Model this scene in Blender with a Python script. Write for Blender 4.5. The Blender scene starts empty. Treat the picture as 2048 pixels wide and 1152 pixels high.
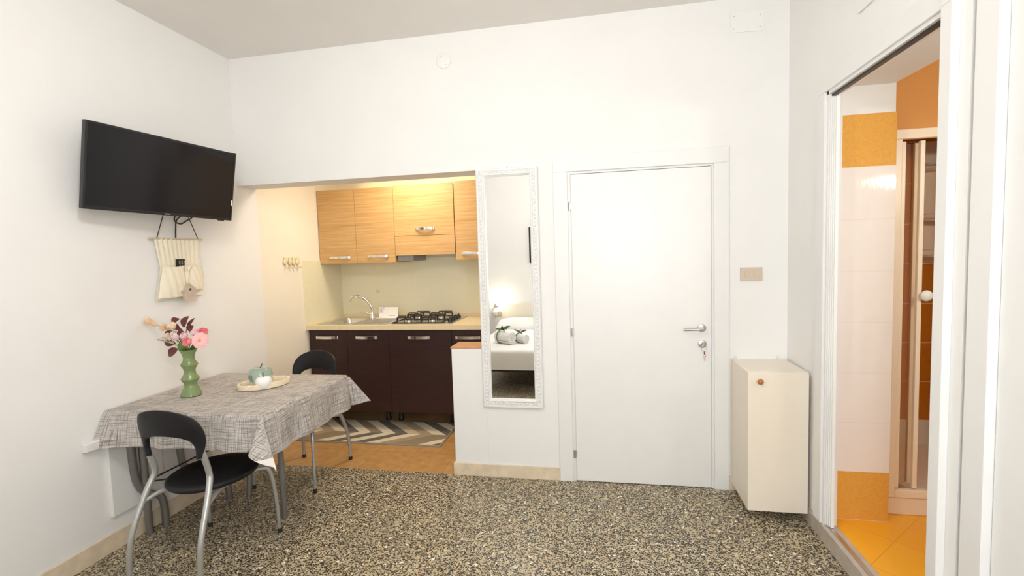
import bpy, bmesh, math, random
from mathutils import Vector, Matrix
random.seed(7)
SC = bpy.context.scene
COL = SC.collection
PI = math.pi
sin, cos, rad = math.sin, math.cos, math.radians

# ------------------------------------------------------------------ materials
class G:
    """tiny node helper"""
    def __init__(s, name):
        s.m = bpy.data.materials.new(name); s.m.use_nodes = True
        s.t = s.m.node_tree; s.b = s.t.nodes['Principled BSDF']; s.c = None
    def n(s, typ, **k):
        o = s.t.nodes.new(typ)
        for a, v in k.items():
            if a.startswith('i_'):
                o.inputs[int(a[2:]) if a[2:].isdigit() else a[2:].replace('_', ' ')].default_value = v
            else: setattr(o, a, v)
        return o
    def l(s, a, b): s.t.links.new(a, b)
    def co(s, kind='Object', sc=(1, 1, 1), rot=(0, 0, 0)):
        if not s.c: s.c = s.n('ShaderNodeTexCoord')
        mp = s.n('ShaderNodeMapping'); mp.inputs['Scale'].default_value = sc; mp.inputs['Rotation'].default_value = rot
        s.l(s.c.outputs[kind], mp.inputs[0]); return mp.outputs[0]
    def noise(s, vec, scale=5, detail=3, rough=.5):
        o = s.n('ShaderNodeTexNoise'); o.inputs['Scale'].default_value = scale
        o.inputs['Detail'].default_value = detail; o.inputs['Roughness'].default_value = rough
        s.l(vec, o.inputs['Vector']); return o.outputs[0]
    def ramp(s, fac, stops, interp='LINEAR'):
        o = s.n('ShaderNodeValToRGB'); r = o.color_ramp; r.interpolation = interp
        while len(r.elements) > 1: r.elements.remove(r.elements[-1])
        r.elements[0].position = stops[0][0]; r.elements[0].color = (*stops[0][1], 1)
        for p, c in stops[1:]:
            e = r.elements.new(p); e.color = (*c, 1)
        s.l(fac, o.inputs[0]); return o.outputs[0]
    def math(s, op, a, b=None, c=None):
        o = s.n('ShaderNodeMath', operation=op)
        for i, v in enumerate((a, b, c)):
            if v is None: continue
            if isinstance(v, (int, float)): o.inputs[i].default_value = v
            else: s.l(v, o.inputs[i])
        return o.outputs[0]
    def mix(s, f, a, b, mode='MIX'):
        o = s.n('ShaderNodeMix', data_type='RGBA', blend_type=mode)
        for i, v in ((0, f), (6, a), (7, b)):
            if isinstance(v, (int, float)): o.inputs[i].default_value = v
            elif isinstance(v, tuple): o.inputs[i].default_value = (*v, 1)
            else: s.l(v, o.inputs[i])
        return o.outputs[2]
    def sep(s, v):
        o = s.n('ShaderNodeSeparateXYZ'); s.l(v, o.inputs[0]); return o.outputs
    def bump(s, h, strength=.2, dist=.005):
        o = s.n('ShaderNodeBump'); o.inputs['Strength'].default_value = strength; o.inputs['Distance'].default_value = dist
        s.l(h, o.inputs['Height']); s.l(o.outputs[0], s.b.inputs['Normal'])
    def set(s, color=None, rough=None, metal=None, **k):
        for key, v in (('Base Color', color), ('Roughness', rough), ('Metallic', metal)):
            if v is None: continue
            if isinstance(v, tuple): s.b.inputs[key].default_value = (*v, 1)
            elif isinstance(v, (int, float)): s.b.inputs[key].default_value = v
            else: s.l(v, s.b.inputs[key])
        for a, v in k.items(): s.b.inputs[a.replace('_', ' ')].default_value = v
        return s.m

def srgb(r, g, b):
    f = lambda c: (c/255/12.92 if c/255 <= .04045 else ((c/255+.055)/1.055)**2.4)
    return (f(r), f(g), f(b))

def plain(name, col, rough=.5, metal=0, var=.05, nscale=8, bump=0, bscale=60, bdist=.002, **k):
    g = G(name); v = g.co()
    nz = g.noise(v, nscale, 3)
    a = tuple(max(0, c*(1-var)) for c in col); b = tuple(min(1, c*(1+var)) for c in col)
    c = g.ramp(nz, [(.3, a), (.7, b)])
    if bump: g.bump(g.noise(v, bscale, 2), bump, bdist)
    return g.set(c, rough, metal, **k)

MT = {}
def mats():
    M = MT
    M['wall'] = plain('white_wall_paint', (.83, .822, .808), .85, var=.012, nscale=3, bump=.12, bscale=90)
    M['ceil'] = plain('ceiling_paint', (.80, .78, .745), .9, var=.012, nscale=3, bump=.1, bscale=80)
    M['cream'] = plain('cream_wall_paint', (.84, .79, .68), .85, var=.015, nscale=3, bump=.12, bscale=90)
    M['orangewall'] = plain('orange_wall_paint', srgb(214, 152, 84), .8, var=.03, nscale=4, bump=.1, bscale=80)
    M['white'] = plain('white_lacquer', (.80, .797, .785), .35, var=.01)
    M['whiteplast'] = plain('white_plastic', (.84, .84, .82), .4, var=.01)
    M['frosted'] = plain('clear_plastic', (.8, .8, .8), .2, var=.02)
    M['ivory'] = plain('ivory_plastic', srgb(206, 191, 170), .4, var=.02)
    M['creamlam'] = plain('cream_laminate', srgb(235, 226, 211), .4, var=.012)
    M['chrome'] = plain('chrome', (.82, .82, .82), .12, 1, var=.02)
    M['steel'] = plain('brushed_steel', (.62, .61, .58), .28, 1, var=.06, nscale=30)
    M['nickel'] = plain('satin_nickel', (.6, .59, .57), .3, 1, var=.03)
    M['tube'] = plain('silver_painted_tube', (.50, .51, .51), .38, .65, var=.04)
    M['darktube'] = plain('grey_painted_tube', (.25, .24, .235), .4, .6, var=.06)
    M['blackseat'] = plain('black_plastic', (.010, .0095, .011), .5, var=.15, Specular_IOR_Level=.3, bump=.15, bscale=400, bdist=.0006)
    M['black'] = plain('black_enamel', (.012, .011, .012), .35, var=.1)
    M['rubber'] = plain('dark_rubber', (.03, .022, .02), .7, var=.1)
    M['tvbody'] = plain('black_tv_casing', (.012, .012, .013), .3, var=.1)
    M['screen'] = plain('black_tv_screen', (.006, .005, .007), .14, var=.05, Specular_IOR_Level=.36)
    M['greylogo'] = plain('grey_print', (.4, .4, .4), .4)
    M['sticker'] = plain('white_sticker', (.85, .85, .85), .4)
    M['bag'] = None
    M['twig'] = plain('pale_wood', srgb(205, 190, 165), .6, var=.08, nscale=40)
    M['woodknob'] = plain('orange_wood_knob', srgb(176, 112, 58), .35, var=.12, nscale=60)
    M['housewood'] = plain('grey_washed_wood', srgb(196, 180, 165), .7, var=.1, nscale=40)
    M['greenglaze'] = plain('green_ceramic_glaze', srgb(122, 140, 92), .14, var=.06, nscale=20)
    M['leafdark'] = plain('burgundy_leaf', srgb(98, 44, 46), .5, var=.25, nscale=60)
    M['stemgreen'] = plain('green_stem', srgb(86, 118, 52), .5, var=.2, nscale=40)
    M['tan'] = plain('dried_tan_flower', srgb(228, 192, 154), .8, var=.15, nscale=90, bump=.6, bscale=300)
    M['peach'] = plain('dried_peach_flower', srgb(240, 214, 180), .8, var=.12, nscale=90, bump=.5, bscale=300)
    M['sage'] = plain('dried_grey_stalk', srgb(170, 155, 130), .8, var=.12)
    M['tulip'] = plain('pale_pink_petal', srgb(246, 212, 218), .5, var=.12, nscale=40)
    M['rose'] = plain('coral_pink_petal', srgb(248, 146, 150), .5, var=.15, nscale=40)
    M['gerb'] = plain('light_pink_petal', srgb(252, 192, 194), .5, var=.1, nscale=40)
    M['gerbeye'] = plain('yellow_flower_centre', srgb(214, 170, 84), .7, var=.2, nscale=200)
    M['traywood'] = None
    M['applewhite'] = plain('white_ceramic', (.86, .85, .83), .25, var=.02)
    M['stalk'] = plain('dark_stalk', (.05, .04, .03), .5)
    M['terracotta'] = plain('terracotta_ledge', srgb(194, 148, 108), .6, var=.08, nscale=12)
    M['paper'] = plain('white_card', (.86, .84, .80), .6, var=.01)
    M['print'] = plain('brown_print', srgb(110, 72, 48), .6)
    M['baseb'] = plain('beige_marble', srgb(222, 206, 180), .3, var=.1, nscale=14)
    M['greymarble'] = plain('grey_marble_threshold', srgb(188, 178, 165), .35, var=.1, nscale=16)
    M['sheet'] = plain('white_bed_linen', (.84, .83, .81), .8, var=.02, bump=.3, bscale=25, bdist=.004)
    M['towel'] = plain('white_towel', (.84, .83, .80), .95, var=.03, bump=.8, bscale=300, bdist=.002)
    M['headboard'] = plain('pale_headboard', srgb(228, 222, 208), .6, var=.01)
    M['greyplate'] = plain('beige_wall_plate', srgb(186, 178, 160), .6)
    M['leafgreen'] = plain('green_leaf', srgb(74, 96, 48), .5, var=.25, nscale=60)
    M['mauve'] = plain('mauve_petal', srgb(224, 130, 190), .5, var=.15)
    M['picmat'] = plain('picture_print', srgb(214, 196, 186), .6, var=.1, nscale=4)
    M['brass'] = plain('key_brass', (.55, .5, .42), .3, 1)
    M['redtag'] = plain('red_key_cord', srgb(150, 52, 46), .6)
    M['cardboard'] = plain('plain_cable_black', (.02, .018, .018), .5)
    M['cremeframe'] = plain('cream_shower_frame', srgb(244, 228, 204), .35, var=.01)
    M['hookclay'] = plain('cream_hook_ceramic', srgb(222, 208, 172), .4, var=.04)
    M['greyhood'] = plain('grey_hood_metal', (.30, .29, .28), .4, .4)

    # bag fabric: cream linen
    g = G('cream_linen'); v = g.co()
    a = g.noise(g.co(sc=(1, 300, 18)), 3, 2); b = g.noise(g.co(sc=(1, 18, 300)), 3, 2)
    w = g.math('MULTIPLY', g.math('ADD', a, b), .5)
    g.bump(w, .4, .002)
    M['bag'] = g.set(g.ramp(w, [(.3, srgb(226, 215, 188)), (.6, srgb(244, 237, 218))]), .8)
    # tray wood
    g = G('bleached_tray_wood'); nz = g.noise(g.co(sc=(6, 6, 60)), 6, 4)
    M['traywood'] = g.set(g.ramp(nz, [(.3, srgb(216, 192, 160)), (.65, srgb(240, 226, 202))]), .6)
    # tinted glass apple
    g = G('pale_green_glass')
    M['greenglass'] = g.set((.58, .77, .69), .05, 0, Transmission_Weight=.78, IOR=1.25, Coat_Weight=.6)
    g = G('translucent_shower_pane')
    g.set((.93, .86, .76), .15, 0)
    tr = g.n('ShaderNodeBsdfTransparent'); tr.inputs[0].default_value = (.95, .88, .78, 1); mx = g.n('ShaderNodeMixShader'); mx.inputs[0].default_value = .07
    g.l(tr.outputs[0], mx.inputs[1]); g.l(g.b.outputs[0], mx.inputs[2]); g.l(mx.outputs[0], g.t.nodes['Material Output'].inputs[0]); M['pane'] = g.m
    g = G('mirror_silver')
    M['mirror'] = g.set((.93, .935, .92), .0, 1)
    # oak laminate, grain along x
    g = G('oak_laminate'); v1 = g.co(sc=(1.2, 1, 42)); v2 = g.co(sc=(2.5, 1, 150))
    n1 = g.noise(v1, 2.2, 4, .6); n2 = g.noise(v2, 3, 2)
    f = g.math('ADD', g.math('MULTIPLY', n1, .72), g.math('MULTIPLY', n2, .28))
    c = g.ramp(f, [(.3, srgb(170, 130, 82)), (.47, srgb(191, 151, 98)), (.64, srgb(203, 166, 113))])
    M['oak'] = g.set(c, .45)
    # wenge
    g = G('dark_wenge_laminate'); n1 = g.noise(g.co(sc=(2, 1, 55)), 3, 4, .6)
    M['wenge'] = g.set(g.ramp(n1, [(.3, srgb(36, 15, 14)), (.7, srgb(58, 29, 26))]), .42)
    # worktop
    M['worktop'] = plain('cream_worktop', srgb(228, 210, 172), .35, var=.04, nscale=50)
    # terrazzo
    g = G('terrazzo'); v = g.co()
    nz = g.n('ShaderNodeTexNoise'); nz.inputs['Scale'].default_value = 60; g.l(v, nz.inputs['Vector'])
    vv = g.n('ShaderNodeVectorMath', operation='MULTIPLY_ADD'); vv.inputs[1].default_value = (.014, .014, .014)
    g.l(nz.outputs[1], vv.inputs[0]); g.l(v, vv.inputs[2])
    def vor(sc):
        o = g.n('ShaderNodeTexVoronoi', feature='F1', voronoi_dimensions='2D'); o.inputs['Scale'].default_value = sc
        g.l(vv.outputs[0], o.inputs['Vector']); return o
    v1, v2 = vor(116), vor(72)
    light = g.ramp(g.sep(v2.outputs['Color'])[0], [(0, (.50, .43, .29)), (.25, (.42, .36, .25)), (.45, (.58, .52, .37)), (.62, (.50, .365, .22)), (.72, (.38, .34, .26)), (.86, (.55, .48, .31)), (.95, (.85, .81, .70))], 'CONSTANT')
    r1 = g.sep(v1.outputs['Color'])
    dark = g.ramp(r1[1], [(0, (.016, .012, .008)), (.5, (.036, .026, .016)), (.78, (.085, .055, .03)), (.92, (.06, .055, .055))], 'CONSTANT')
    isd = g.math('LESS_THAN', v1.outputs['Distance'], g.math('MULTIPLY', g.math('LESS_THAN', r1[0], .74), g.math('ADD', .32, g.math('MULTIPLY', r1[2], .32))))
    c = g.mix(isd, light, dark)
    big = g.noise(v, 5, 2)
    c = g.mix(.35, c, g.ramp(big, [(.35, (.42, .42, .42)), (.65, (.6, .57, .52))]), 'OVERLAY')
    M['terrazzo'] = g.set(c, .38, Specular_IOR_Level=.35)
    # kitchen terracotta tiles
    g = G('terracotta_tiles'); v = g.co(); br = g.n('ShaderNodeTexBrick', offset=0.0)
    br.inputs['Scale'].default_value = 1; br.inputs['Brick Width'].default_value = .33; br.inputs['Row Height'].default_value = .33
    br.inputs['Mortar Size'].default_value = .003
    br.inputs['Color1'].default_value = (*srgb(198, 154, 98), 1); br.inputs['Color2'].default_value = (*srgb(192, 146, 90), 1)
    br.inputs['Mortar'].default_value = (*srgb(176, 132, 84), 1); g.l(v, br.inputs['Vector'])
    c = g.mix(.5, br.outputs[0], g.ramp(g.noise(v, 16, 4), [(.3, (.36, .36, .36)), (.7, (.62, .62, .62))]), 'OVERLAY')
    M['kfloor'] = g.set(c, .4)
    # bathroom floor
    g = G('orange_floor_tiles'); v = g.co(rot=(0, 0, rad(45))); br = g.n('ShaderNodeTexBrick', offset=0.0)
    br.inputs['Scale'].default_value = 1; br.inputs['Brick Width'].default_value = .3; br.inputs['Row Height'].default_value = .3
    br.inputs['Mortar Size'].default_value = .002
    br.inputs['Color1'].default_value = (*srgb(248, 178, 48), 1); br.inputs['Color2'].default_value = (*srgb(246, 172, 42), 1)
    br.inputs['Mortar'].default_value = (*srgb(228, 152, 40), 1); g.l(v, br.inputs['Vector'])
    M['bfloor'] = g.set(br.outputs[0], .3)
    # bathroom wall tiles, rows .2665 high from z=.09
    def tiles(name, lo_or, hi_or, white, orange, invert=False):
        g = G(name); v = g.co(); z = g.sep(v)[2]
        a = g.math('GREATER_THAN', z, hi_or); b = g.math('LESS_THAN', z, lo_or)
        f = g.math('ADD', a, b)
        sp = g.ramp(g.noise(v, 120, 2), [(.3, tuple(x*.88 for x in orange)), (.7, orange)])
        c = g.mix(f, white, sp) if not invert else g.mix(f, sp, white)
        fr = g.math('FRACT', g.math('DIVIDE', g.math('SUBTRACT', z, .0895), .2665))
        j = g.math('LESS_THAN', fr, .012)
        c = g.mix(j, c, srgb(236, 222, 206))
        g.bump(g.noise(g.co(sc=(40, 40, 12)), 2, 2), .12, .003)
        return g.set(c, .06)
    M['btile'] = tiles('bathroom_wall_tiles', .356, 1.957, srgb(240, 232, 226), srgb(232, 172, 80))
    M['stile'] = tiles('shower_wall_tiles', .356, 2.3, srgb(240, 226, 208), srgb(208, 128, 34), True)
    # kitchen tiles
    g = G('pale_green_beige_tiles'); v = g.co(); s = g.sep(v)
    f1 = g.math('FRACT', g.math('DIVIDE', g.math('SUBTRACT', s[2], .975), .2))
    f2 = g.math('FRACT', g.math('DIVIDE', g.math('ADD', s[0], s[1]), .2))
    j = g.math('MAXIMUM', g.math('LESS_THAN', f1, .012), g.math('LESS_THAN', f2, .012))
    c = g.mix(j, g.ramp(g.noise(v, 30, 2), [(.3, srgb(229, 223, 194)), (.7, srgb(231, 225, 197))]), srgb(225, 218, 187))
    M['ktile'] = g.set(c, .25)
    # tablecloth: crosshatch linen along uv
    g = G('grey_crosshatch_cloth')
    def line(sc, s2): return g.noise(g.co('UV', sc), s2, 3, .6)
    a1 = g.ramp(line((6.0, 210, 1), 1), [(.40, (0, 0, 0)), (.49, (1, 1, 1))])
    b1 = g.ramp(line((210, 6.0, 1), 1), [(.40, (0, 0, 0)), (.49, (1, 1, 1))])
    a2 = g.ramp(line((14, 420, 1), 1), [(.38, (0, 0, 0)), (.56, (1, 1, 1))])
    b2 = g.ramp(line((420, 14, 1), 1), [(.38, (0, 0, 0)), (.56, (1, 1, 1))])
    s1 = g.math('MULTIPLY', a1, b1); s2 = g.math('MULTIPLY', a2, b2)
    f = g.math('ADD', g.math('MULTIPLY', s1, .55), g.math('MULTIPLY', s2, .45))
    c = g.ramp(f, [(0, srgb(114, 107, 102)), (.5, srgb(170, 163, 157)), (1, srgb(214, 209, 204))])
    g.bump(f, .15, .001)
    # plain white hem along the edge of the cloth (vertex attribute "hem")
    at = g.n('ShaderNodeAttribute', attribute_name='hem')
    hm = g.math('GREATER_THAN', at.outputs['Fac'], .5)
    c = g.mix(hm, c, srgb(232, 226, 220))
    M['cloth'] = g.set(c, .75)
    # rug chevrons
    g = G('chevron_runner'); v = g.co(); s = g.sep(v)
    dy = g.math('SUBTRACT', s[1], .70)
    up = g.math('MULTIPLY', g.math('MAXIMUM', dy, 0), 1.07)
    lo = g.math('MULTIPLY', g.math('MAXIMUM', g.math('MULTIPLY', dy, -1), 0), 1.3)
    u = g.math('ADD', g.math('ADD', s[0], 1.21), g.math('ADD', up, lo))
    t = g.math('DIVIDE', u, .118*8); t = g.math('FRACT', g.math('ADD', t, 4))
    cr, dk, be, ta, br_ = srgb(226, 214, 186), srgb(112, 104, 96), srgb(204, 188, 158), srgb(172, 152, 122), srgb(150, 132, 108)
    U = [be, ta, cr, dk, ta, cr, be, dk]; L = [cr, ta, br_, br_, cr, dk, cr, dk]
    U = [be, ta, cr, dk, cr, br_, cr, dk]
    ru = g.ramp(t, [(i/8, U[i]) for i in range(8)], 'CONSTANT'); rl = g.ramp(t, [(i/8, L[i]) for i in range(8)], 'CONSTANT')
    c = g.mix(g.math('GREATER_THAN', dy, 0), rl, ru)
    gr = g.noise(g.co(sc=(14, 60, 1), rot=(0, 0, rad(45))), 2, 3)
    c = g.mix(.5, c, g.ramp(gr, [(.3, (.38, .38, .38)), (.7, (.6, .6, .6))]), 'OVERLAY')
    ix = g.math('GREATER_THAN', g.math('ABSOLUTE', g.math('SUBTRACT', s[1], .738)), .262)
    iy = g.math('GREATER_THAN', s[0], -.84)
    c = g.mix(g.math('MAXIMUM', ix, iy), c, srgb(150, 140, 126))
    M['rug'] = g.set(c, .8)
    # emitters
    def em(name, col, st):
        g = G(name); return g.set(col, .4, 0, Emission_Color=(*col, 1), Emission_Strength=st)
    M['bulb'] = em('lit_bulb', (1, .88, .68), 25)
    M['dome'] = em('lit_fill_globe', (1, .968, .93), 78)  # glow of the globe added to light the main room
    M['stripglow'] = em('lit_warm_tube', (1, .80, .42), 9)
    M['warmdome'] = em('lit_kitchen_lamp_glass', (1, .80, .52), 3)
mats()

# ------------------------------------------------------------------ mesh helpers
def B(): return bmesh.new()
def box(bm, x0, x1, y0, y1, z0, z1, bev=0, seg=2):
    x0, x1 = min(x0, x1), max(x0, x1); y0, y1 = min(y0, y1), max(y0, y1); z0, z1 = min(z0, z1), max(z0, z1)
    vs = [bm.verts.new(p) for p in ((x0, y0, z0), (x1, y0, z0), (x1, y1, z0), (x0, y1, z0), (x0, y0, z1), (x1, y0, z1), (x1, y1, z1), (x0, y1, z1))]
    fs = [bm.faces.new([vs[i] for i in q]) for q in ((3, 2, 1, 0), (4, 5, 6, 7), (0, 1, 5, 4), (1, 2, 6, 5), (2, 3, 7, 6), (3, 0, 4, 7))]
    if bev:
        es = list({e for f in fs for e in f.edges})
        bmesh.ops.bevel(bm, geom=es, offset=bev, segments=seg, affect='EDGES', profile=.5)
    return bm
def spline(pts, n=8, closed=False):
    P = [Vector(p) for p in pts]; out = []; N = len(P)
    rng = range(N if closed else N-1)
    for i in rng:
        if closed: a, b, c, d = P[(i-1) % N], P[i], P[(i+1) % N], P[(i+2) % N]
        else: a, b, c, d = P[max(i-1, 0)], P[i], P[i+1], P[min(i+2, N-1)]
        for k in range(n):
            t = k/n
            out.append(.5*((2*b)+(c-a)*t+(2*a-5*b+4*c-d)*t*t+(3*b-a-3*c+d)*t**3))
    if not closed: out.append(P[-1])
    return out
def tube(bm, pts, r, seg=12, closed=False, flat=None):
    P = [Vector(p) for p in pts]; N = len(P)
    R = r if isinstance(r, (list, tuple)) else [r]*N
    if len(R) != N: R = [R[0]+(R[-1]-R[0])*i/(N-1) for i in range(N)]
    T = []
    for i in range(N):
        a = P[(i-1) % N] if (closed or i > 0) else P[i]; b = P[(i+1) % N] if (closed or i < N-1) else P[i]
        T.append((b-a).normalized())
    ref = Vector((0, 0, 1)) if abs(T[0].z) < .9 else Vector((1, 0, 0))
    u = T[0].cross(ref).normalized(); rings = []
    for i in range(N):
        u = (u - T[i]*u.dot(T[i])).normalized(); w = T[i].cross(u)
        s = flat or (1, 1)
        rings.append([bm.verts.new(P[i]+(u*cos(2*PI*k/seg)*s[0]+w*sin(2*PI*k/seg)*s[1])*R[i]) for k in range(seg)])
    for i in range(N if closed else N-1):
        a, b = rings[i], rings[(i+1) % N]
        for k in range(seg): bm.faces.new((a[k], a[(k+1) % seg], b[(k+1) % seg], b[k]))
    if not closed:
        bm.faces.new(rings[0][::-1]); bm.faces.new(rings[-1])
    return bm
def lathe(bm, prof, c=(0, 0, 0), seg=32, M=None, sx=1, sy=1):
    c = Vector(c); rings = []
    for r, z in prof:
        if r < 1e-6: rings.append([bm.verts.new((M @ Vector((0, 0, z)) if M else Vector((0, 0, z)))+c)]); continue
        ring = []
        for k in range(seg):
            p = Vector((r*cos(2*PI*k/seg)*sx, r*sin(2*PI*k/seg)*sy, z))
            ring.append(bm.verts.new((M @ p if M else p)+c))
        rings.append(ring)
    for a, b in zip(rings, rings[1:]):
        for k in range(seg):
            k2 = (k+1) % seg
            if len(a) == 1 and len(b) == 1: break
            if len(a) == 1: bm.faces.new((a[0], b[k2], b[k]))
            elif len(b) == 1: bm.faces.new((a[k], a[k2], b[0]))
            else: bm.faces.new((a[k], a[k2], b[k2], b[k]))
    for ring, rev in ((rings[0], True), (rings[-1], False)):
        if len(ring) > 1: bm.faces.new(ring[::-1] if rev else ring)
    return bm
def ball(bm, c, r, seg=16, M=None):
    r = r if isinstance(r, (tuple, list)) else (r, r, r); n = seg//2
    prof = [(sin(PI*i/n), -cos(PI*i/n)) for i in range(n+1)]
    S = Matrix.Diagonal((r[0], r[1], r[2])); S = (M @ S) if M else S
    return lathe(bm, prof, c, seg, S)
def disc(bm, c, axis, r, h, seg=24, bev=0):
    """cylinder from c along axis for length h"""
    q = Vector((0, 0, 1)).rotation_difference(Vector(axis).normalized()).to_matrix()
    pr = [(r, 0), (r, h)] if not bev else [(r, 0), (r, h-bev), (r-bev*.4, h-bev*.3), (r-bev, h)]
    return lathe(bm, pr, c, seg, q)
def poly(bm, pts, d):
    """extrude a planar polygon by vector d"""
    d = Vector(d); a = [bm.verts.new(p) for p in pts]; b = [bm.verts.new(Vector(p)+d) for p in pts]; n = len(pts)
    bm.faces.new(a[::-1]); bm.faces.new(b)
    for i in range(n): bm.faces.new((a[i], a[(i+1) % n], b[(i+1) % n], b[i]))
    return bm
def loft(bm, rings, closed=True, cap=False):
    V = [[bm.verts.new(p) for p in r] for r in rings]; n = len(V[0])
    for a, b in zip(V, V[1:]):
        for k in range(n if closed else n-1): bm.faces.new((a[k], a[(k+1) % n], b[(k+1) % n], b[k]))
    if cap: bm.faces.new(V[0][::-1]); bm.faces.new(V[-1])
    return V
def sol(bm, t):
    bmesh.ops.recalc_face_normals(bm, faces=bm.faces[:]); bm.normal_update()
    bmesh.ops.solidify(bm, geom=bm.faces[:], thickness=t)
    return bm
def rrect(cx, cy, hx, hy, r, z, N=48):
    out = []
    for k in range(N):
        seg = N//4; q, i = divmod(k, seg); a = (q + i/(seg-1))*PI/2
        sx, sy = ((1, 1), (-1, 1), (-1, -1), (1, -1))[q]
        out.append((cx+sx*(hx-r)+r*cos(a), cy+sy*(hy-r)+r*sin(a), z))
    return out

# ------------------------------------------------------------------ object helpers
def world_loc(o):
    v = Vector((0, 0, 0))
    while o: v += o.location; o = o.parent
    return v
def mk(name, bm, m, parent=None, loc=None, smooth=None, local=False, mods=None):
    """link one mesh. Shapes are given in world space unless local."""
    bmesh.ops.recalc_face_normals(bm, faces=bm.faces[:])
    off = Vector(loc) if loc is not None else (world_loc(parent) if (parent and not local) else Vector((0, 0, 0)))
    if off.length and not local: bmesh.ops.translate(bm, verts=bm.verts[:], vec=-off)
    me = bpy.data.meshes.new(name); bm.to_mesh(me); bm.free()
    me.materials.append(MT[m] if isinstance(m, str) else m)
    if smooth is not None:
        for p in me.polygons: p.use_smooth = True
        if smooth > 0: me.set_sharp_from_angle(angle=rad(smooth))
    o = bpy.data.objects.new(name, me); COL.objects.link(o)
    if parent: o.parent = parent
    elif loc is not None: o.location = loc
    return o
def tag(o, label, cat, group=None):
    o['label'] = label; o['category'] = cat
    if group: o['group'] = group
    return o
def thing(name, loc, label, cat, group=None):
    o = bpy.data.objects.new(name, None); COL.objects.link(o); o.location = loc; o.empty_display_size = .05
    return tag(o, label, cat, group)
def struct(name, bm, m, parent=None, smooth=None):
    o = mk(name, bm, m, parent, smooth=smooth)
    if not parent: o['kind'] = 'structure'
    return o
def dup(root, loc, rotz, label, group=None):
    r = root.copy(); COL.objects.link(r); r.location = loc; r.rotation_euler = (0, 0, rotz); r['label'] = label
    if group: r['group'] = group
    for ch in list(root.children):
        c = ch.copy(); COL.objects.link(c); c.parent = r
        for gch in list(ch.children):
            d = gch.copy(); COL.objects.link(d); d.parent = c
    return r
# ------------------------------------------------------------------ room shell
XL, XR, YB, H = -2.18, 1.64, -4.05, 3.078
OPX, OPZ, LED = -.30, 2.15, .929       # kitchen opening right edge, lintel underside, ledge height
HWX = -.549                            # left end of the half wall
DX0, DX1, DZ = .296, 1.2085, 2.10
KY, KX1, KH = 1.40, -.06, 2.62         # kitchen back wall, right wall, ceiling

b = B(); box(b, XL-.1, XR+.06, YB-.1, 0, -.1, 0); box(b, -.009, XR+.06, 0, .2, -.1, 0); struct('floor', b, 'terrazzo')
b = B(); box(b, XL-.1, KX1+.05, 0, KY+.1, -.1, 0); struct('floor_kitchen', b, 'kfloor')
b = B(); box(b, XL-.1, XR+.06, YB-.1, .2, H, H+.1); struct('ceiling', b, 'ceil')
b = B(); box(b, XL, KX1+.05, .2, KY, KH, KH+.1); struct('ceiling_kitchen', b, 'cream')
b = B(); box(b, XL-.1, XL, YB-.1, .2, 0, H); struct('wall_left', b, 'wall')
b = B(); box(b, XL-.1, XL-.004, .2, KY+.1, 0, KH+.1); struct('wall_kitchen_left', b, 'cream')
b = B(); box(b, XL-.1, KX1+.1, KY, KY+.1, 0, KH+.1); struct('wall_kitchen_back', b, 'cream')
b = B(); box(b, KX1, KX1+.1, .2, KY, 0, KH+.1); struct('wall_kitchen_right', b, 'cream')
b = B()
box(b, XL, OPX, 0, .2, OPZ, H)                     # lintel over the kitchen opening
box(b, HWX, OPX, 0, .2, 0, LED-.012, .004)         # half wall
box(b, OPX, DX0, 0, .2, 0, H)
box(b, DX0, DX1, 0, .2, DZ, H); box(b, DX0, DX1, .10, .2, 0, DZ)  # slab behind the door is unseen, added to stop daylight leaking in
box(b, DX1, XR, 0, .2, 0, H)
struct('wall_back', b, 'wall')
b = B(); box(b, HWX-.006, OPX, -.002, .206, LED-.012, LED, .002); struct('trim_1', b, 'terracotta')
BY0, BY1, BZ = -.505, -1.346, 2.33                  # bathroom door opening
b = B()
box(b, XR, XR+.06, BY0, .2, 0, H); box(b, XR, XR+.06, BY1, BY0, BZ, H); box(b, XR, XR+.06, -1.448, BY1, 0, H); box(b, XR+.05, XR+.06, YB, -1.448, 0, H)
box(b, XR, XR+.03, YB, -1.448, 2.43, H); box(b, XR, XR+.03, YB, -2.60, 0, 2.43)
struct('wall_right', b, 'wall')
WX0, WX1, WZ0, WZ1 = .35, 1.35, .95, 2.45
b = B()
box(b, XL, WX0, YB-.1, YB, 0, H); box(b, WX1, XR, YB-.1, YB, 0, H)
box(b, WX0, WX1, YB-.1, YB, 0, WZ0); box(b, WX0, WX1, YB-.1, YB, WZ1, H)
struct('wall_rear', b, 'wall')
b = B()
for x0, x1 in ((WX0, WX0+.05), (WX1-.05, WX1), ((WX0+WX1)/2-.04, (WX0+WX1)/2+.04)): box(b, x0, x1, YB-.07, YB-.02, WZ0, WZ1)
box(b, WX0, WX1, YB-.07, YB-.02, WZ0, WZ0+.06); box(b, WX0, WX1, YB-.07, YB-.02, WZ1-.06, WZ1)
struct('window_1', b, 'white')

# baseboards
b = B(); box(b, XL, XL+.012, YB, .2, 0, .10, .002); struct('baseboard_left', b, 'baseb')
b = B(); box(b, HWX-.012, DX0-.094, -.012, 0, 0, .09, .002); box(b, HWX-.012, HWX, 0, .2, 0, .09, .002)
struct('baseboard_back', b, 'baseb')
b = B(); box(b, 1.298, XR, -.012, 0, 0, .09, .002); struct('baseboard_corner', b, 'baseb')
b = B(); box(b, XR-.012, XR, -.42, -.012, 0, .09, .002); box(b, XR-.012, XR, -4.05, -2.61, 0, .09, .002); struct('baseboard_right', b, 'greymarble')
b = B(); box(b, XR-.012, XR+.07, -1.40, -.42, 0, .088, .003); struct('trim_2', b, 'greymarble')

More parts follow.
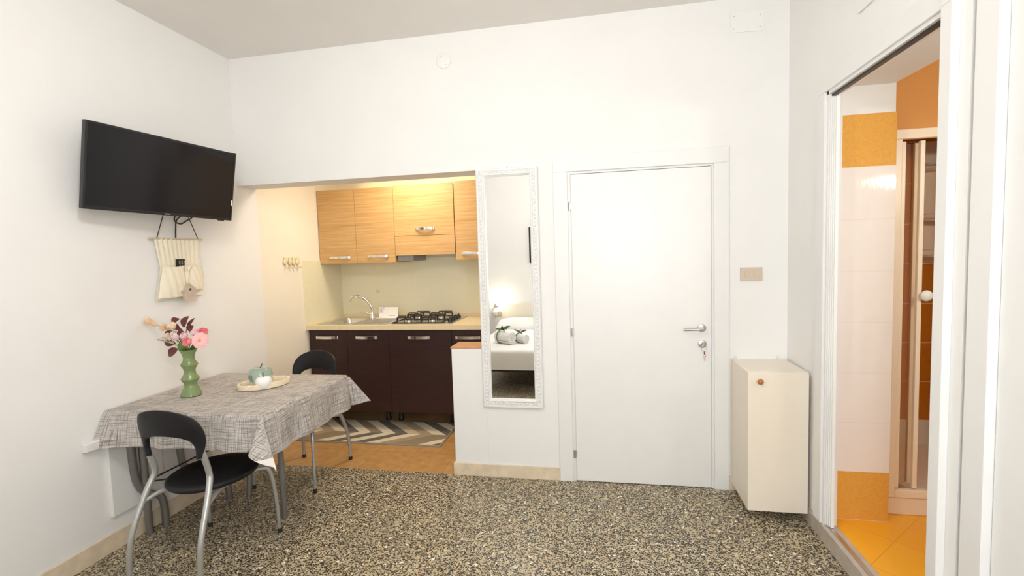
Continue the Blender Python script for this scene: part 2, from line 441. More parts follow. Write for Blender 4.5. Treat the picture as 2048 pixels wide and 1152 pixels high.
# tiled splashback of the kitchen
b = B(); box(b, XL-.004, XL+.004, .735, KY, .93, 1.575); box(b, XL+.004, KX1, KY-.008, KY, .93, 1.575); struct('trim_3', b, 'ktile')

# white room door
b = B(); box(b, DX0, .313, .0, .09, 0, DZ); box(b, 1.196, DX1, .0, .09, 0, DZ); box(b, .313, 1.196, .0, .09, 2.086, DZ)
box(b, .313, .330, .0365, .05, 0, 2.086); box(b, 1.180, 1.196, .0365, .05, 0, 2.086); box(b, .313, 1.196, .0365, .05, 2.07, 2.086); box(b, .313, .3175, .006, .0365, 0, 2.086); box(b, 1.1925, 1.196, .006, .0365, 0, 2.086)
# architrave
box(b, .203, DX0, -.016, 0, 0, DZ, .003); box(b, DX1, 1.297, -.016, 0, 0, DZ, .003)
box(b, .203, 1.297, -.016, 0, DZ, 2.198, .003)
door1 = struct('door_1', b, 'white')
b = B(); box(b, .318, 1.192, -.006, .036, .006, 2.082, .003); leaf = mk('door_leaf', b, 'white', door1)
for z in (1.875, 1.035, .193):
    b = B(); tube(b, [(.307, -.006, z-.027), (.307, -.006, z+.027)], .007, 10)
    box(b, .309, .322, -.009, -.004, z-.022, z+.022); mk('hinge', b, 'nickel', door1, smooth=40)
b = B(); disc(b, (1.134, -.006, 1.062), (0, -1, 0), .026, .009, 28, .003)
hd = mk('door_handle', b, 'nickel', leaf, smooth=40)
b = B(); disc(b, (1.136, -.006, .959), (0, -1, 0), .026, .009, 28, .003); box(b, 1.1335, 1.1385, -.017, -.0145, .945, .973)
mk('lock_rosette', b, 'nickel', leaf, smooth=40)
b = B(); tube(b, spline([(1.134, -.012, 1.062), (1.134, -.05, 1.062), (1.122, -.06, 1.061), (1.06, -.061, 1.058), (1.018, -.059, 1.057)], 6), .0085, 12)
mk('lever', b, 'nickel', leaf, smooth=50)
# keys hanging in the lock
k = thing('keys', (1.14, -.02, .86), 'small keys with a red cord hanging from the lock of the white door', 'keys')
b = B(); box(b, 1.130, 1.142, -.045, -.0425, .947, .971, .001); box(b, 1.1345, 1.1375, -.043, -.0148, .956, .962); mk('key_in_lock', b, 'brass', k)
b = B(); tube(b, [(1.14+.017*sin(a*PI/10), -.046, .937+.02*cos(a*PI/10)) for a in range(20)], .0012, 6, True); mk('key_ring', b, 'nickel', k, smooth=50)
b = B(); tube(b, [(1.142, -.046, .917), (1.143, -.045, .893)], .004, 8); mk('cord', b, 'redtag', k, smooth=50)
b = B(); ball(b, (1.144, -.045, .886), (.008, .0015, .008)); box(b, 1.1418, 1.1462, -.046, -.044, .855, .88); box(b, 1.146, 1.149, -.046, -.044, .858, .864); box(b, 1.146, 1.149, -.046, -.044, .868, .872)
mk('hanging_key', b, 'nickel', k)

# bathroom: folding door frame
b = B()
box(b, XR-.016, XR, -.42, BY0, .088, BZ, .003); box(b, XR-.026, XR, BY1, -1.40, .088, BZ, .003)
box(b, XR-.016, XR, -.42, BY1, BZ, 2.416, .003); box(b, XR-.026, XR, BY1, -1.40, BZ, 2.416, .003)
box(b, XR-.004, XR+.06, BY0, BY0-.016, .088, BZ); box(b, XR-.004, XR+.06, BY1+.016, BY1, .088, BZ); box(b, XR-.004, XR+.06, BY0, BY1, BZ-.016, BZ)
door2 = struct('door_2', b, 'white')
b = B()
for i, y in enumerate((-.521, -.532, -.543, -.554)):
    box(b, XR+.002+.004*i, XR+.013+.006*i, y-.010, y, .095, 2.295, .003)
mk('folded_panel', b, 'whiteplast', door2)
b = B(); box(b, XR+.01, XR+.03, BY0-.016, BY1+.016, BZ-.026, BZ-.016); mk('top_rail', b, 'black', door2)
b = B(); box(b, XR+.01, XR+.03, BY0-.016, BY1+.016, .088, .094); mk('floor_rail', b, 'nickel', door2)
# second white door beyond it
b = B(); box(b, XR-.004, XR+.05, -1.468, -1.556, 0, 2.35, .002); box(b, XR-.05, XR, -2.52, -2.60, 0, 2.35, .003); box(b, XR-.03, XR, -1.476, -2.60, 2.35, 2.43, .003)
door3 = struct('door_3', b, 'white')
b = B(); box(b, XR+.022, XR+.048, -1.558, -2.518, .01, 2.345, .003); mk('door_leaf', b, 'white', door3)
b = B(); ball(b, (XR+.004, -1.70, 1.815), (.012, .012, .012)); disc(b, (XR+.010, -1.70, 1.815), (1, 0, 0), .006, .012, 12); mk('coat_hook', b, 'greyhood', door3, smooth=60)

# bathroom shell
BZF = .09
b = B(); box(b, XR+.06, 2.95, -2.4, -.25, -.1, BZF); struct('floor_bathroom', b, 'bfloor')
b = B(); box(b, XR+.06, 1.974, -.446, -.30, BZF, 2.5); struct('wall_bathroom_back', b, 'wall')
b = B(); box(b, XR+.06, 1.977, -.454, -.446, BZF, 2.2215, .001); struct('trim_4', b, 'btile')
b = B(); box(b, 1.974, 2.95, -.37, -.30, 2.147, 2.75); struct('wall_bathroom_upper', b, 'orangewall')
b = B(); box(b, 1.974, 2.013, -.381, -.30, BZF, 2.2215, .002); struct('trim_5', b, 'cremeframe')
b = B(); poly(b, [(XR+.06, -2.4, 2.364), (1.965, -2.4, 2.364), (2.95, -2.4, 2.86), (2.95, -2.4, 2.95), (XR+.06, -2.4, 2.95)], (0, 2.1, 0)); struct('ceiling_bathroom', b, 'ceil')
b = B(); box(b, 2.9, 2.95, -2.4, -.3, BZF, 2.9); box(b, XR+.06, 2.95, -1.85, -1.80, BZF, 2.9); struct('wall_bathroom_right', b, 'wall')
b = B(); box(b, 1.974, 2.75, .42, .47, BZF, 2.4); box(b, 2.75, 2.80, -.37, .47, BZF, 2.4); box(b, 1.974, 1.99, -.30, .42, BZF, 2.4); struct('wall_shower', b, 'stile')
b = B(); box(b, 1.974, 2.80, -.30, .47, 2.4, 2.45); struct('ceiling_shower', b, 'ceil')

# ------------------------------------------------------------------ shower
t = thing('shower_enclosure', (2.35, -.3, BZF), 'cream framed shower enclosure with half folded door in the orange bathroom', 'shower')
b = B(); box(b, 2.013, 2.748, -.378, -.345, 2.098, 2.147, .004); box(b, 2.013, 2.047, -.378, -.345, .188, 2.098, .004); box(b, 2.70, 2.748, -.378, -.345, .188, 2.098, .004); box(b, 2.047, 2.70, -.378, -.345, .188, .231, .004)
mk('frame', b, 'cremeframe', t)
b = B(); box(b, 2.0, 2.748, -.372, .415, BZF, .187, .006); mk('shower_tray', b, 'cremeframe', t)
A, Bp, Cp = Vector((2.062, -.352, 0)), Vector((2.170, -.280, 0)), Vector((2.148, -.352, 0))
def post(bm, p, w=.011):
    box(bm, p.x-w, p.x+w, p.y-w, p.y+w, .236, 2.088, .003)
def panel(bm, p, q):
    d = (q-p).normalized(); n = Vector((-d.y, d.x, 0))*.002
    a = p+d*.012; c = q-d*.012
    poly(bm, [Vector((*(a+n).xy, .245)), Vector((*(a-n).xy, .245)), Vector((*(c-n).xy, .245)), Vector((*(c+n).xy, .245))], (0, 0, 1.835))
b = B(); post(b, A, .010); post(b, Bp-Vector((.012, .006, 0)), .010); post(b, Bp+Vector((.012, 0, 0)), .010); post(b, Cp, .011); fp = mk('folding_door', b, 'cremeframe', t)
b = B(); panel(b, A, Bp-Vector((.012, .006, 0))); mk('pane', b, 'pane', fp)
b = B(); panel(b, Bp+Vector((.012, 0, 0)), Cp); mk('pane', b, 'pane', fp)
b = B(); tube(b, [(2.155, -.352, 1.285), (2.173, -.356, 1.285), (2.173, -.372, 1.285)], .006, 12); lathe(b, [(.0, .020), (.016, .018), (.026, .012), (.029, .005), (.024, 0)], (2.173, -.372, 1.285), 20, Vector((0, 0, 1)).rotation_difference(Vector((0, -1, 0))).to_matrix()); mk('door_knob', b, 'whiteplast', fp, smooth=60)
t = thing('shower_caddy', (2.70, .37, 1.42), 'cream corner shelf unit on the shower wall behind the folding door', 'shelf')
b = B(); box(b, 2.54, 2.748, .405, .4195, 1.42, 2.22, .003); box(b, 2.735, 2.7495, .21, .405, 1.42, 2.22, .003); mk('back_panel', b, 'cremeframe', t)
for z in (1.47, 1.70, 2.02):
    b = B(); poly(b, [(2.734, .404, z)]+[(2.734-.19*cos(a*PI/16), .404-.19*sin(a*PI/16), z) for a in range(9)], (0, 0, .012)); sh = mk('shelf', b, 'cremeframe', t)
    b = B(); tube(b, [(2.734-.188*cos(a*PI/16), .404-.188*sin(a*PI/16), z+.045) for a in range(9)], .003, 6); mk('guard_rail', b, 'cremeframe', sh, smooth=60)
# ------------------------------------------------------------------ kitchen
KF = .775   # base door fronts
UF = 1.025  # upper door fronts
def arch_handle(bm, x0, x1, y, z, hgt=.03):
    """flat chrome bow standing off a front at y"""
    n = 12; rings = []
    for i in range(n+1):
        t = i/n; x = x0+(x1-x0)*t; o = .006+.020*sin(PI*t)**.7
        th = .006
        rings.append([(x, y-o, z-hgt/2), (x, y-o-th, z-hgt/2+.004), (x, y-o-th, z+hgt/2-.004), (x, y-o, z+hgt/2)])
    loft(bm, rings, True, True)
    for x in (x0, x1): box(bm, x-.006, x+.006, y-.014, y, z-hgt/2+.003, z+hgt/2-.003)
    return bm
def base_unit(x0, x1, doors, label, feet):
    t = thing('base_cabinet', ((x0+x1)/2, 1.08, 0), label, 'cabinet', 'dark base cabinets under the worktop')
    b = B(); yb, y1_ = KF+.021, 1.38
    box(b, x0+.001, x0+.018, yb, y1_, .172, .933); box(b, x1-.018, x1-.001, yb, y1_, .172, .933); box(b, x0+.018, x1-.018, yb, y1_, .172, .190); box(b, x0+.018, x1-.018, y1_-.008, y1_, .190, .933); box(b, x0+.018, x1-.018, yb, yb+.06, .915, .933)
    mk('body', b, 'wenge', t)
    for a, c, h0, h1 in doors:
        b = B(); box(b, a+.0015, c-.0015, KF, KF+.02, .174, .928, .0015); d = mk('door', b, 'wenge', t)
        b = B(); arch_handle(b, h0, h1, KF, .862); mk('handle', b, 'chrome', d)
    for x, y in feet:
            b = B(); lathe(b, [(.028, 0), (.030, .012), (.022, .03), (.020, .12), (.032, .15), (.032, .172)], (x, y, 0), 16); mk('foot', b, 'black', t, smooth=40)
base_unit(-2.176, -1.385, [(-2.176, -1.795, -2.093, -1.883), (-1.795, -1.385, -1.696, -1.493)], 'dark wenge base cabinet with two doors under the sink', ((-2.10, 1.07), (-1.565, 1.07), (-1.43, 1.065), (-2.10, 1.33), (-1.45, 1.33)))
base_unit(-1.385, -.795, [(-1.385, -.795, -1.203, -.993)], 'dark wenge base cabinet with one wide door under the gas hob', ((-.905, 1.065), (-1.33, 1.33), (-.87, 1.33)))
base_unit(-.795, -.39, [(-.795, -.39, -.752, -.537)], 'dark wenge base cabinet behind the half wall, right of the hob unit', ((-.74, 1.06), (-.46, 1.06), (-.6, 1.33)))

def upper_unit(x0, x1, z0, doors, label):
    t = thing('wall_cabinet', ((x0+x1)/2, 1.21, z0), label, 'cabinet', 'oak wall cabinets over the kitchen worktop')
    b = B(); box(b, x0+.001, x1-.001, UF+.021, 1.398, z0+.002, 2.243); mk('body', b, 'oak', t)
    for a, c, za, zb, h0, h1, hz in doors:
        b = B(); box(b, a+.0015, c-.0015, UF, UF+.02, za+.0015, zb-.0015, .001); d = mk('door', b, 'oak', t)
        b = B(); arch_handle(b, h0, h1, UF, hz, .028); mk('handle', b, 'chrome', d)
    return t
def hx(a, c): return (a, c)
upper_unit(-2.178, -1.395, 1.535, [(-2.178, -1.79, 1.535, 2.245, -2.06, -1.855, 1.597), (-1.79, -1.395, 1.535, 2.245, -1.665, -1.47, 1.597)], 'double oak wall cabinet left of the cooker hood, above the sink')
upper_unit(-1.395, -.808, 1.777, [(-1.395, -.808, 1.777, 2.25, -1.175, -1.005, 1.838)], 'short wide oak wall cabinet above the hood panel')
upper_unit(-.803, -.40, 1.538, [(-.803, -.40, 1.538, 2.258, -.742, -.54, 1.597)], 'oak wall cabinet beside the tall mirror, right of the cooker hood')
t = thing('cooker_hood', (-1.1, 1.21, 1.54), 'oak fronted cooker hood with grey metal base over the gas hob', 'hood')
b = B(); box(b, -1.3935, -.8095, UF, UF+.02, 1.596, 1.775, .001); mk('front_panel', b, 'oak', t)
b = B(); box(b, -1.392, -.811, UF+.021, 1.395, 1.605, 1.773); mk('housing', b, 'greyhood', t)
b = B(); box(b, -1.385, -1.23, UF+.03, 1.39, 1.545, 1.604, .003); mk('control_box', b, 'greyhood', t)

# worktop (with a hole for the sink bowl)
WZ = .975
BX0, BX1, BYa, BYb = -2.055, -1.765, .85, 1.24
b = B()
box(b, XL+.005, BX0, .742, 1.391, .935, WZ); box(b, BX1, -.385, .742, 1.391, .935, WZ)
box(b, BX0, BX1, .742, BYa, .935, WZ); box(b, BX0, BX1, BYb, 1.391, .935, WZ)
box(b, XL+.005, -.385, 1.375, 1.391, WZ, 1.003); 
tag(mk('worktop', b, 'worktop', loc=(-1.28, 1.07, .935)), 'long cream laminate worktop over the dark base cabinets', 'worktop')
# sink
t = thing('kitchen_sink', (-1.75, 1.05, WZ), 'stainless steel sink with bowl and drainer set in the worktop', 'sink')
cx, cy = (BX0+BX1)/2, (BYa+BYb)/2
hx_, hy_ = .135, .185
b = B()
outer = [(max(-2.115, min(-1.745, p[0])), p[1], p[2]) for p in rrect(cx-.02, (.80+1.31)/2, .185, .255, .03, WZ+.004)]
base = [(p[0], p[1], WZ) for p in outer]
loft(b, [base, outer, rrect(cx, cy, hx_, hy_, .06, WZ+.004), rrect(cx, cy, hx_-.004, hy_-.004, .058, WZ-.002), rrect(cx, cy, hx_-.012, hy_-.012, .055, WZ-.13), rrect(cx, cy, hx_-.04, hy_-.04, .05, WZ-.15), rrect(cx, cy, .03, .03, .028, WZ-.154)], True)
mk('bowl', b, 'steel', t, smooth=50)
b = B(); lathe(b, [(0, WZ-.15), (.02, WZ-.15), (.032, WZ-.148), (.034, WZ-.153)], (cx, cy, 0), 24); mk('drain', b, 'chrome', t, smooth=40)
b = B(); box(b, -1.744, -1.405, .80, 1.31, WZ, WZ+.004, .001)
for i in range(9):
    y = .86+i*.045; box(b, -1.70, -1.43, y, y+.014, WZ+.003, WZ+.007, .002)
mk('drainer', b, 'steel', t)
# tap
t = thing('kitchen_tap', (-1.745, 1.19, WZ), 'chrome swan neck mixer tap behind the sink bowl', 'tap')
b = B(); lathe(b, [(.029, WZ+.0072), (.029, WZ+.013), (.024, WZ+.02), (.022, WZ+.05), (.02, WZ+.07), (.0, WZ+.075)], (-1.745, 1.19, 0), 24); mk('body', b, 'chrome', t, smooth=40)
b = B(); tube(b, spline([(-1.742, 1.19, WZ+.06), (-1.735, 1.185, 1.06), (-1.752, 1.175, 1.115), (-1.805, 1.165, 1.18), (-1.875, 1.15, 1.208), (-1.932, 1.14, 1.198), (-1.955, 1.135, 1.16)], 8), .0115, 14); mk('spout', b, 'chrome', t, smooth=60)
b = B(); tube(b, spline([(-1.75, 1.172, WZ+.055), (-1.77, 1.15, 1.04), (-1.80, 1.14, 1.05), (-1.845, 1.125, 1.055)], 6), [.011, .006], 10, flat=(1, .6)); mk('lever', b, 'chrome', t, smooth=60)
# greeting card on the worktop
t = thing('greeting_card', (-1.585, 1.25, WZ+.004), 'white card with brown flower print standing behind the drainer', 'card')
def cardpt(x, z, d=0): # slightly leaning card
    return (x, 1.222+(z-WZ)*.12+d, z)
b = B(); poly(b, [cardpt(-1.69, .9825), cardpt(-1.49, .9825), cardpt(-1.49, 1.088), cardpt(-1.69, 1.088)], (0, .0016, 0)); mk('card_sheet', b, 'paper', t)
b = B(); box(b, -1.715, -1.487, 1.185, 1.235, WZ+.0072, WZ+.0092); mk('card_base', b, 'paper', t)
b = B()
for (fx, fz, fr) in ((-1.671, 1.064, .017), (-1.644, 1.076, .013), (-1.656, 1.044, .013), (-1.679, 1.04, .009)):
    for k in range(8):
        a = k*PI/4; a2 = a+.28
        P = [cardpt(fx+.25*fr*cos(a-.25), fz+.25*fr*sin(a-.25), -.0006), cardpt(fx+fr*.8*cos(a-.22), fz+fr*.8*sin(a-.22), -.0006), cardpt(fx+fr*cos(a), fz+fr*sin(a), -.0006), cardpt(fx+fr*.55*cos(a+.1), fz+fr*.55*sin(a+.1), -.0006)]
        P = [(max(-1.6895, q[0]), q[1], min(1.0875, q[2])) for q in P]
        poly(b, P, (0, .0004, 0))
mk('flower_print', b, 'print', t); b = B()
for i in range(11): poly(b, [cardpt(-1.588+i*.0066, 1.000, -.0006), cardpt(-1.5846+i*.0066, 1.000, -.0006), cardpt(-1.5846+i*.0066, 1.005, -.0006), cardpt(-1.588+i*.0066, 1.005, -.0006)], (0, .0004, 0))
mk('small_print', b, 'print', t)
# round socket cover on the splashback
b = B(); disc(b, (-1.77, KY-.008, 1.24), (0, -1, 0), .022, .005, 28, .002)
tag(mk('socket_cap', b, 'hookclay', loc=(-1.77, KY-.008, 1.24), smooth=40), 'small round cream cover on the kitchen splashback above the card', 'cover')

# gas hob
t = thing('gas_hob', (-1.09, 1.07, WZ), 'stainless gas hob with black pan grates on the worktop', 'hob')
b = B(); box(b, -1.378, -.80, .80, 1.33, WZ, WZ+.008, .003); mk('plate', b, 'steel', t)
for (x, y, r) in ((-1.25, .93, .05), (-1.25, 1.19, .04), (-1.02, .93, .04), (-1.02, 1.19, .058)):
    b = B(); lathe(b, [(r+.02, WZ+.008), (r+.018, WZ+.012), (r, WZ+.014), (r*.9, WZ+.026), (r*.6, WZ+.028)], (x, y, 0), 24); bu = mk('burner', b, 'steel', t, smooth=40)
    b = B(); lathe(b, [(r*.85, WZ+.028), (r*.85, WZ+.034), (r*.7, WZ+.037), (0, WZ+.037)], (x, y, 0), 24); mk('burner_cap', b, 'black', bu, smooth=40)
for y0, y1 in ((.82, 1.055), (1.075, 1.305)):
    b = B(); zt, zb = WZ+.058, WZ+.011
    x0, x1 = -1.365, -.905
    tube(b, spline([(x0, y0, zb), (x1, y0, zb), (x1, y1, zb), (x0, y1, zb)], 1, True), .006, 8, True)
    for x in (-1.25, -1.02):
        cy_ = (y0+y1)/2
        for dx, dy in ((1, 0), (-1, 0), (0, 1), (0, -1)):
            ox, oy = (.112, (y1-y0)/2)
            e = Vector((x+dx*ox, cy_+dy*oy, 0)); i_ = Vector((x+dx*.03, cy_+dy*.03, 0))
            tube(b, [(e.x, e.y, zb), (e.x*.985+x*.015, e.y*.985+cy_*.015, zt-.008), ((e.x*.93+x*.07), (e.y*.93+cy_*.07), zt), (i_.x, i_.y, zt), (i_.x, i_.y, zt-.01)], .0052, 8)
        for s in (-1, 1):   # arched side loops
            tube(b, spline([(x-.07, cy_+s*(y1-y0)/2, zb), (x-.066, cy_+s*(y1-y0)/2, zt-.006), (x-.055, cy_+s*(y1-y0)/2, zt), (x+.055, cy_+s*(y1-y0)/2, zt), (x+.066, cy_+s*(y1-y0)/2, zt-.006), (x+.07, cy_+s*(y1-y0)/2, zb)], 3), .0048, 8)
    mk('pan_grate', b, 'black', t, smooth=60)
for y in (.93, 1.02, 1.11, 1.20):
    b = B(); lathe(b, [(.023, WZ+.008), (.021, WZ+.024), (.018, WZ+.035), (0, WZ+.036)], (-.853, y, 0), 20); box(b, -.857, -.849, y-.018, y+.018, WZ+.034, WZ+.048, .002); mk('knob', b, 'black', t, smooth=40)

# key hooks on the kitchen's left wall
for i, y in enumerate((.497, .562, .612, .668)):
    s = 'far right' if i == 3 else ('second from the left' if i == 1 else ('third from the left' if i == 2 else 'leftmost'))
    t = thing('wall_hook', (XL, y, 1.55), 'cream pear shaped wall hook, %s of four beside the wall cabinets' % s, 'hook', 'four cream hooks on the kitchen wall')
    b = B(); ball(b, (XL+.006, y, 1.568), (.010, .026, .030)); ball(b, (XL+.006, y, 1.598), (.009, .016, .018)); mk('plaque', b, 'hookclay', t, smooth=60)
    b = B(); tube(b, spline([(XL+.01, y, 1.545), (XL+.014, y, 1.522), (XL+.026, y, 1.512), (XL+.036, y, 1.524)], 5), .0055, 8); mk('peg', b, 'hookclay', t, smooth=60)

# rug
b = B(); n = 24
rings = []
for i in range(n+1):
    x = -2.15+(2.15-.825)*i/n; w = .004*sin(i*1.3)
    rings.append([(x, .452+w, .001), (x, 1.022+w*.6, .001), (x, 1.022+w*.6, .007), (x, .452+w, .007+.003*max(0, sin(i*.9)))])
loft(b, rings, True, True)
tag(mk('kitchen_runner', b, 'rug', loc=(-1.49, .74, .0)), 'grey and cream chevron runner on the terracotta kitchen floor', 'rug')
bpy.data.objects['kitchen_runner'].data.transform(Matrix.Translation((-1.49, .74, 0))); bpy.data.objects['kitchen_runner'].location = (0, 0, 0)
# ------------------------------------------------------------------ dining table and cloth
TZ = .785
TX0, TX1, TY0, TY1 = -2.172, -1.212, -1.100, -.268
t = thing('dining_table', (-1.69, -.68, 0), 'folding dining table on grey tubular legs against the left wall', 'table')
b = B(); box(b, TX0, TX1-.006, TY0+.006, TY1-.006, TZ-.03, TZ-.002, .004); mk('tabletop', b, 'leafdark', t)
b = B(); tube(b, [(-2.125, -.955, TZ-.03), (-2.13, -.945, 0)], .020, 14); mk('leg', b, 'darktube', t, smooth=60)
b = B(); tube(b, spline([(-2.145, -1.005, TZ-.03), (-2.148, -.995, .42), (-2.142, -.975, .30), (-2.12, -.93, .235), (-2.105, -.885, .20), (-2.10, -.868, .13), (-2.10, -.865, 0)], 5), .020, 14); mk('leg', b, 'darktube', t, smooth=60)
b = B(); tube(b, spline([(-2.12, -.72, TZ-.03), (-2.12, -.715, .40), (-2.11, -.69, .28), (-2.05, -.62, .21), (-1.99, -.55, .16), (-1.965, -.53, .10), (-1.96, -.525, 0)], 5), .020, 14); mk('leg', b, 'darktube', t, smooth=60)
b = B(); tube(b, [(-1.425, -.70, TZ-.03), (-1.43, -.69, 0)], .0175, 14); mk('leg', b, 'darktube', t, smooth=60)
b = B(); tube(b, [(-1.828, -.42, TZ-.03), (-1.83, -.505, 0)], .016, 14); mk('leg', b, 'darktube', t, smooth=60)
b = B(); tube(b, [(-2.10, -.925, .325), (-2.10, -.30, .325)], .005, 8); tube(b, [(-2.12, -.94, .31), (-2.02, -.90, .315), (-1.83, -.62, .33)], .005, 8); mk('stretcher', b, 'rubber', t, smooth=60)
b = B(); box(b, -1.84, -1.41, -.72, -.68, TZ-.06, TZ-.03, .003); box(b, -2.15, -2.09, -1.0, -.40, TZ-.06, TZ-.03, .003); mk('rail', b, 'darktube', t)

b = B(); uv = b.loops.layers.uv.new('UVMap'); hem = b.verts.layers.float.new('hem')
DXr, DY0, DY1 = .222, .185, .19
def lin(a, c, n): return [a+(c-a)*i/n for i in range(n+1)]
xs = lin(TX0, TX1, 56)+lin(TX1, TX1+DXr, 18)[1:]
ys = lin(TY0-DY0, TY0, 15)+lin(TY0, TY1, 48)[1:]+lin(TY1, TY1+DY1, 15)[1:]
ZT = TZ+.001
def cloth_pt(x, y):
    ax = max(0, x-TX1); ay = max(0, TY0-y) if y < TY0 else max(0, y-TY1)
    sy = -1 if y < TY0 else 1
    cxn, cyn = min(x, TX1), max(TY0, min(TY1, y))
    ru = .012
    if ax == 0 and ay == 0:
        w = .0012*sin(x*9)*sin(y*7)
        return Vector((x, y, ZT+max(0, w)*0))
    if ax and ay:
        r = math.hypot(ax, ay); th = math.atan2(ay, ax)            # th 0 along x face, 90 along y face
        k = sin(2*th)
        if sy > 0:                                                # far corner: flap sticks out to the right
            phi = rad(4)+rad(32)*k**.7; az = rad(4)+th*.5
        else:                                                     # near corner: slack folds back over the near face
            q = max(0, (th-PI/4)/(PI/4)); sq = sin(PI*q); phi = rad(4)+rad(8)*k; psi = rad(19)*sq
            d = Vector((cos(th)*sin(phi)*(1+1.0*k)-sin(psi), -sin(th)*sin(phi)*(1-.4*k)-.13*sq-.03*k, -cos(psi)*cos(phi))).normalized()
            rr = min(1, r/.02)
            return Vector((cxn+cos(th)*ru*.6*rr, cyn-sin(th)*ru*.6*rr, ZT))+d*r
        dx, dy = cos(az), sin(az)*sy
        if sy > 0 and r > .17: r = .17+.105*(1-math.exp(-(r-.17)/.105))
        h = sin(phi)*r; z = cos(phi)*r
        rr = min(1, r/.02)
        return Vector((cxn+dx*(h+ru*.6*rr), cyn+dy*(h+ru*.6*rr), ZT-z*(.55+.45*rr) if r < .02 else ZT-z))
    d = ax or ay; s = y if ax else x
    wav = (.010*sin(s*17+.6)+.006*sin(s*31)) * min(1, d/.15)
    fl = ru*.6*min(1, d/.02)+d*.075+wav
    if ay and sy < 0 and x < TX0+.3: fl += d*.30*(1-(x-TX0)/.3)**1.5
    z = ZT-d*.995
    if ax: return Vector((TX1+fl, y, z+.0*wav))
    return Vector((max(XL+.006, x-(.10*d if x < TX0+.12 else 0)*(1-(x-TX0)/.12 if x < TX0+.12 else 0)), cyn+sy*fl, z))
V = []
for i, x in enumerate(xs):
    col = []
    for j, y in enumerate(ys):
        v = b.verts.new(cloth_pt(x, y))
        v[hem] = 1.0 if (x-TX1 > .12 and y < TY0-.10 and (x-TX1)+(TY0-y) > .305) else 0.0
        col.append(v)
    V.append(col)
for i in range(len(xs)-1):
    for j in range(len(ys)-1):
        f = b.faces.new((V[i][j], V[i+1][j], V[i+1][j+1], V[i][j+1]))
        for lp, (p, q) in zip(f.loops, ((i, j), (i+1, j), (i+1, j+1), (i, j+1))): lp[uv].uv = (xs[p], ys[q])
sol(b, .0015)
tag(mk('tablecloth', b, 'cloth', loc=(-1.69, -.68, TZ), smooth=70), 'grey crosshatched tablecloth draped over the folding dining table', 'tablecloth')

# ------------------------------------------------------------------ chairs
def make_chair(loc, label):
    t = thing('dining_chair', (0, 0, 0), label, 'chair', 'black and silver dining chairs')
    SZ = .452
    b = B()
    rings = []
    for r, z in ((0, SZ-.034), (.185, SZ-.034), (.212, SZ-.030), (.219, SZ-.018), (.217, SZ-.006), (.205, SZ), (.16, SZ-.001), (.08, SZ-.004), (0, SZ-.005)): rings.append((r, z))
    lathe(b, rings, (0, .070, 0), 48, sx=.97, sy=1.05)
    mk('seat', b, 'blackseat', t, smooth=60, local=True)
    # back pad: horseshoe band bent round the sitter
    def bend(s, z):
        x = .222*sin(s/.222); y = -.262+.222*(1-cos(s/.222))*.55
        lean = .007+.20*(.82-max(z, .70))+.05*max(0, .70-z)
        return Vector((x, y+lean+.030, z-.010))
    outer = spline([(-.150, .598), (-.186, .655), (-.207, .725), (-.207, .795), (-.172, .848), (-.10, .878), (0, .888), (.10, .878), (.172, .848), (.207, .795), (.207, .725), (.186, .655), (.150, .598)], 5) if False else None
    O = [(-.178, .630), (-.196, .675), (-.212, .73), (-.205, .785), (-.170, .836), (-.097, .872), (0, .887), (.097, .872), (.170, .836), (.205, .785), (.212, .73), (.196, .675), (.178, .630)]
    I = [(-.146, .630), (-.149, .658), (-.148, .685), (-.132, .718), (-.10, .738), (-.055, .749), (0, .752), (.055, .749), (.10, .738), (.132, .718), (.148, .685), (.149, .658), (.146, .630)]
    O = [(p.x, p.y) for p in spline([(x, z, 0) for x, z in O], 5)]; I = [(p.x, p.y) for p in spline([(x, z, 0) for x, z in I], 5)]
    b = B(); rings = []
    for (xo, zo), (xi, zi) in zip(O, I):
        ring = []
        for k in range(14):
            a = 2*PI*k/14; c = .5+.5*max(-1, min(1, 1.12*cos(a))); d = .0125*max(-1, min(1, 1.25*sin(a)))
            p = bend(xi+(xo-xi)*c, zi+(zo-zi)*c)
            nrm = Vector((sin(p.x/.23)*-1, 1, 0)).normalized()
            ring.append(p+nrm*d)
        rings.append(ring)
    loft(b, rings, True, True)
    mk('backrest', b, 'blackseat', t, smooth=60, local=True)
    for s in (-1, 1):
        b = B(); tube(b, spline([(s*.202, -.268, .012), (s*.201, -.264, .12), (s*.197, -.242, .25), (s*.184, -.180, .40), (s*.170, -.142, .48), (s*.161, -.128, .512), (s*.158, -.132, .555), (s*.159, -.148, .61), (s*.161, -.164, .665)], 6),
                      [.0112+.0036*min(1, i/20)-max(0, i-43)*.0010 for i in range(49)], 14)
        l = mk('leg', b, 'tube', t, smooth=60, local=True)
        b = B(); lathe(b, [(.0135, 0), (.0145, .004), (.0145, .022), (.0125, .026)], (s*.202, -.268, 0), 14); mk('foot_cap', b, 'rubber', l, smooth=50, local=True)
        b = B(); tube(b, spline([(s*.186, -.192, .385), (s*.165, -.12, .402), (s*.140, -.03, .408), (s*.150, .10, .411), (s*.190, .188, .410), (s*.217, .226, .375), (s*.229, .246, .22), (s*.233, .256, .012)], 7),
                      [.0118]*30+[.0118-.0026*i/20 for i in range(20)], 14)
        l = mk('leg', b, 'tube', t, smooth=60, local=True)
        b = B(); lathe(b, [(.0115, 0), (.0125, .004), (.0125, .022), (.0105, .026)], (s*.233, .256, 0), 14); mk('foot_cap', b, 'rubber', l, smooth=50, local=True)
    b = B(); tube(b, [(-.140, .08, .406), (.140, .08, .406)], .010, 10); tube(b, [(-.145, -.05, .406), (.145, -.05, .406)], .010, 10); mk('seat_rail', b, 'tube', t, smooth=60, local=True)
    t.location = loc
    return t
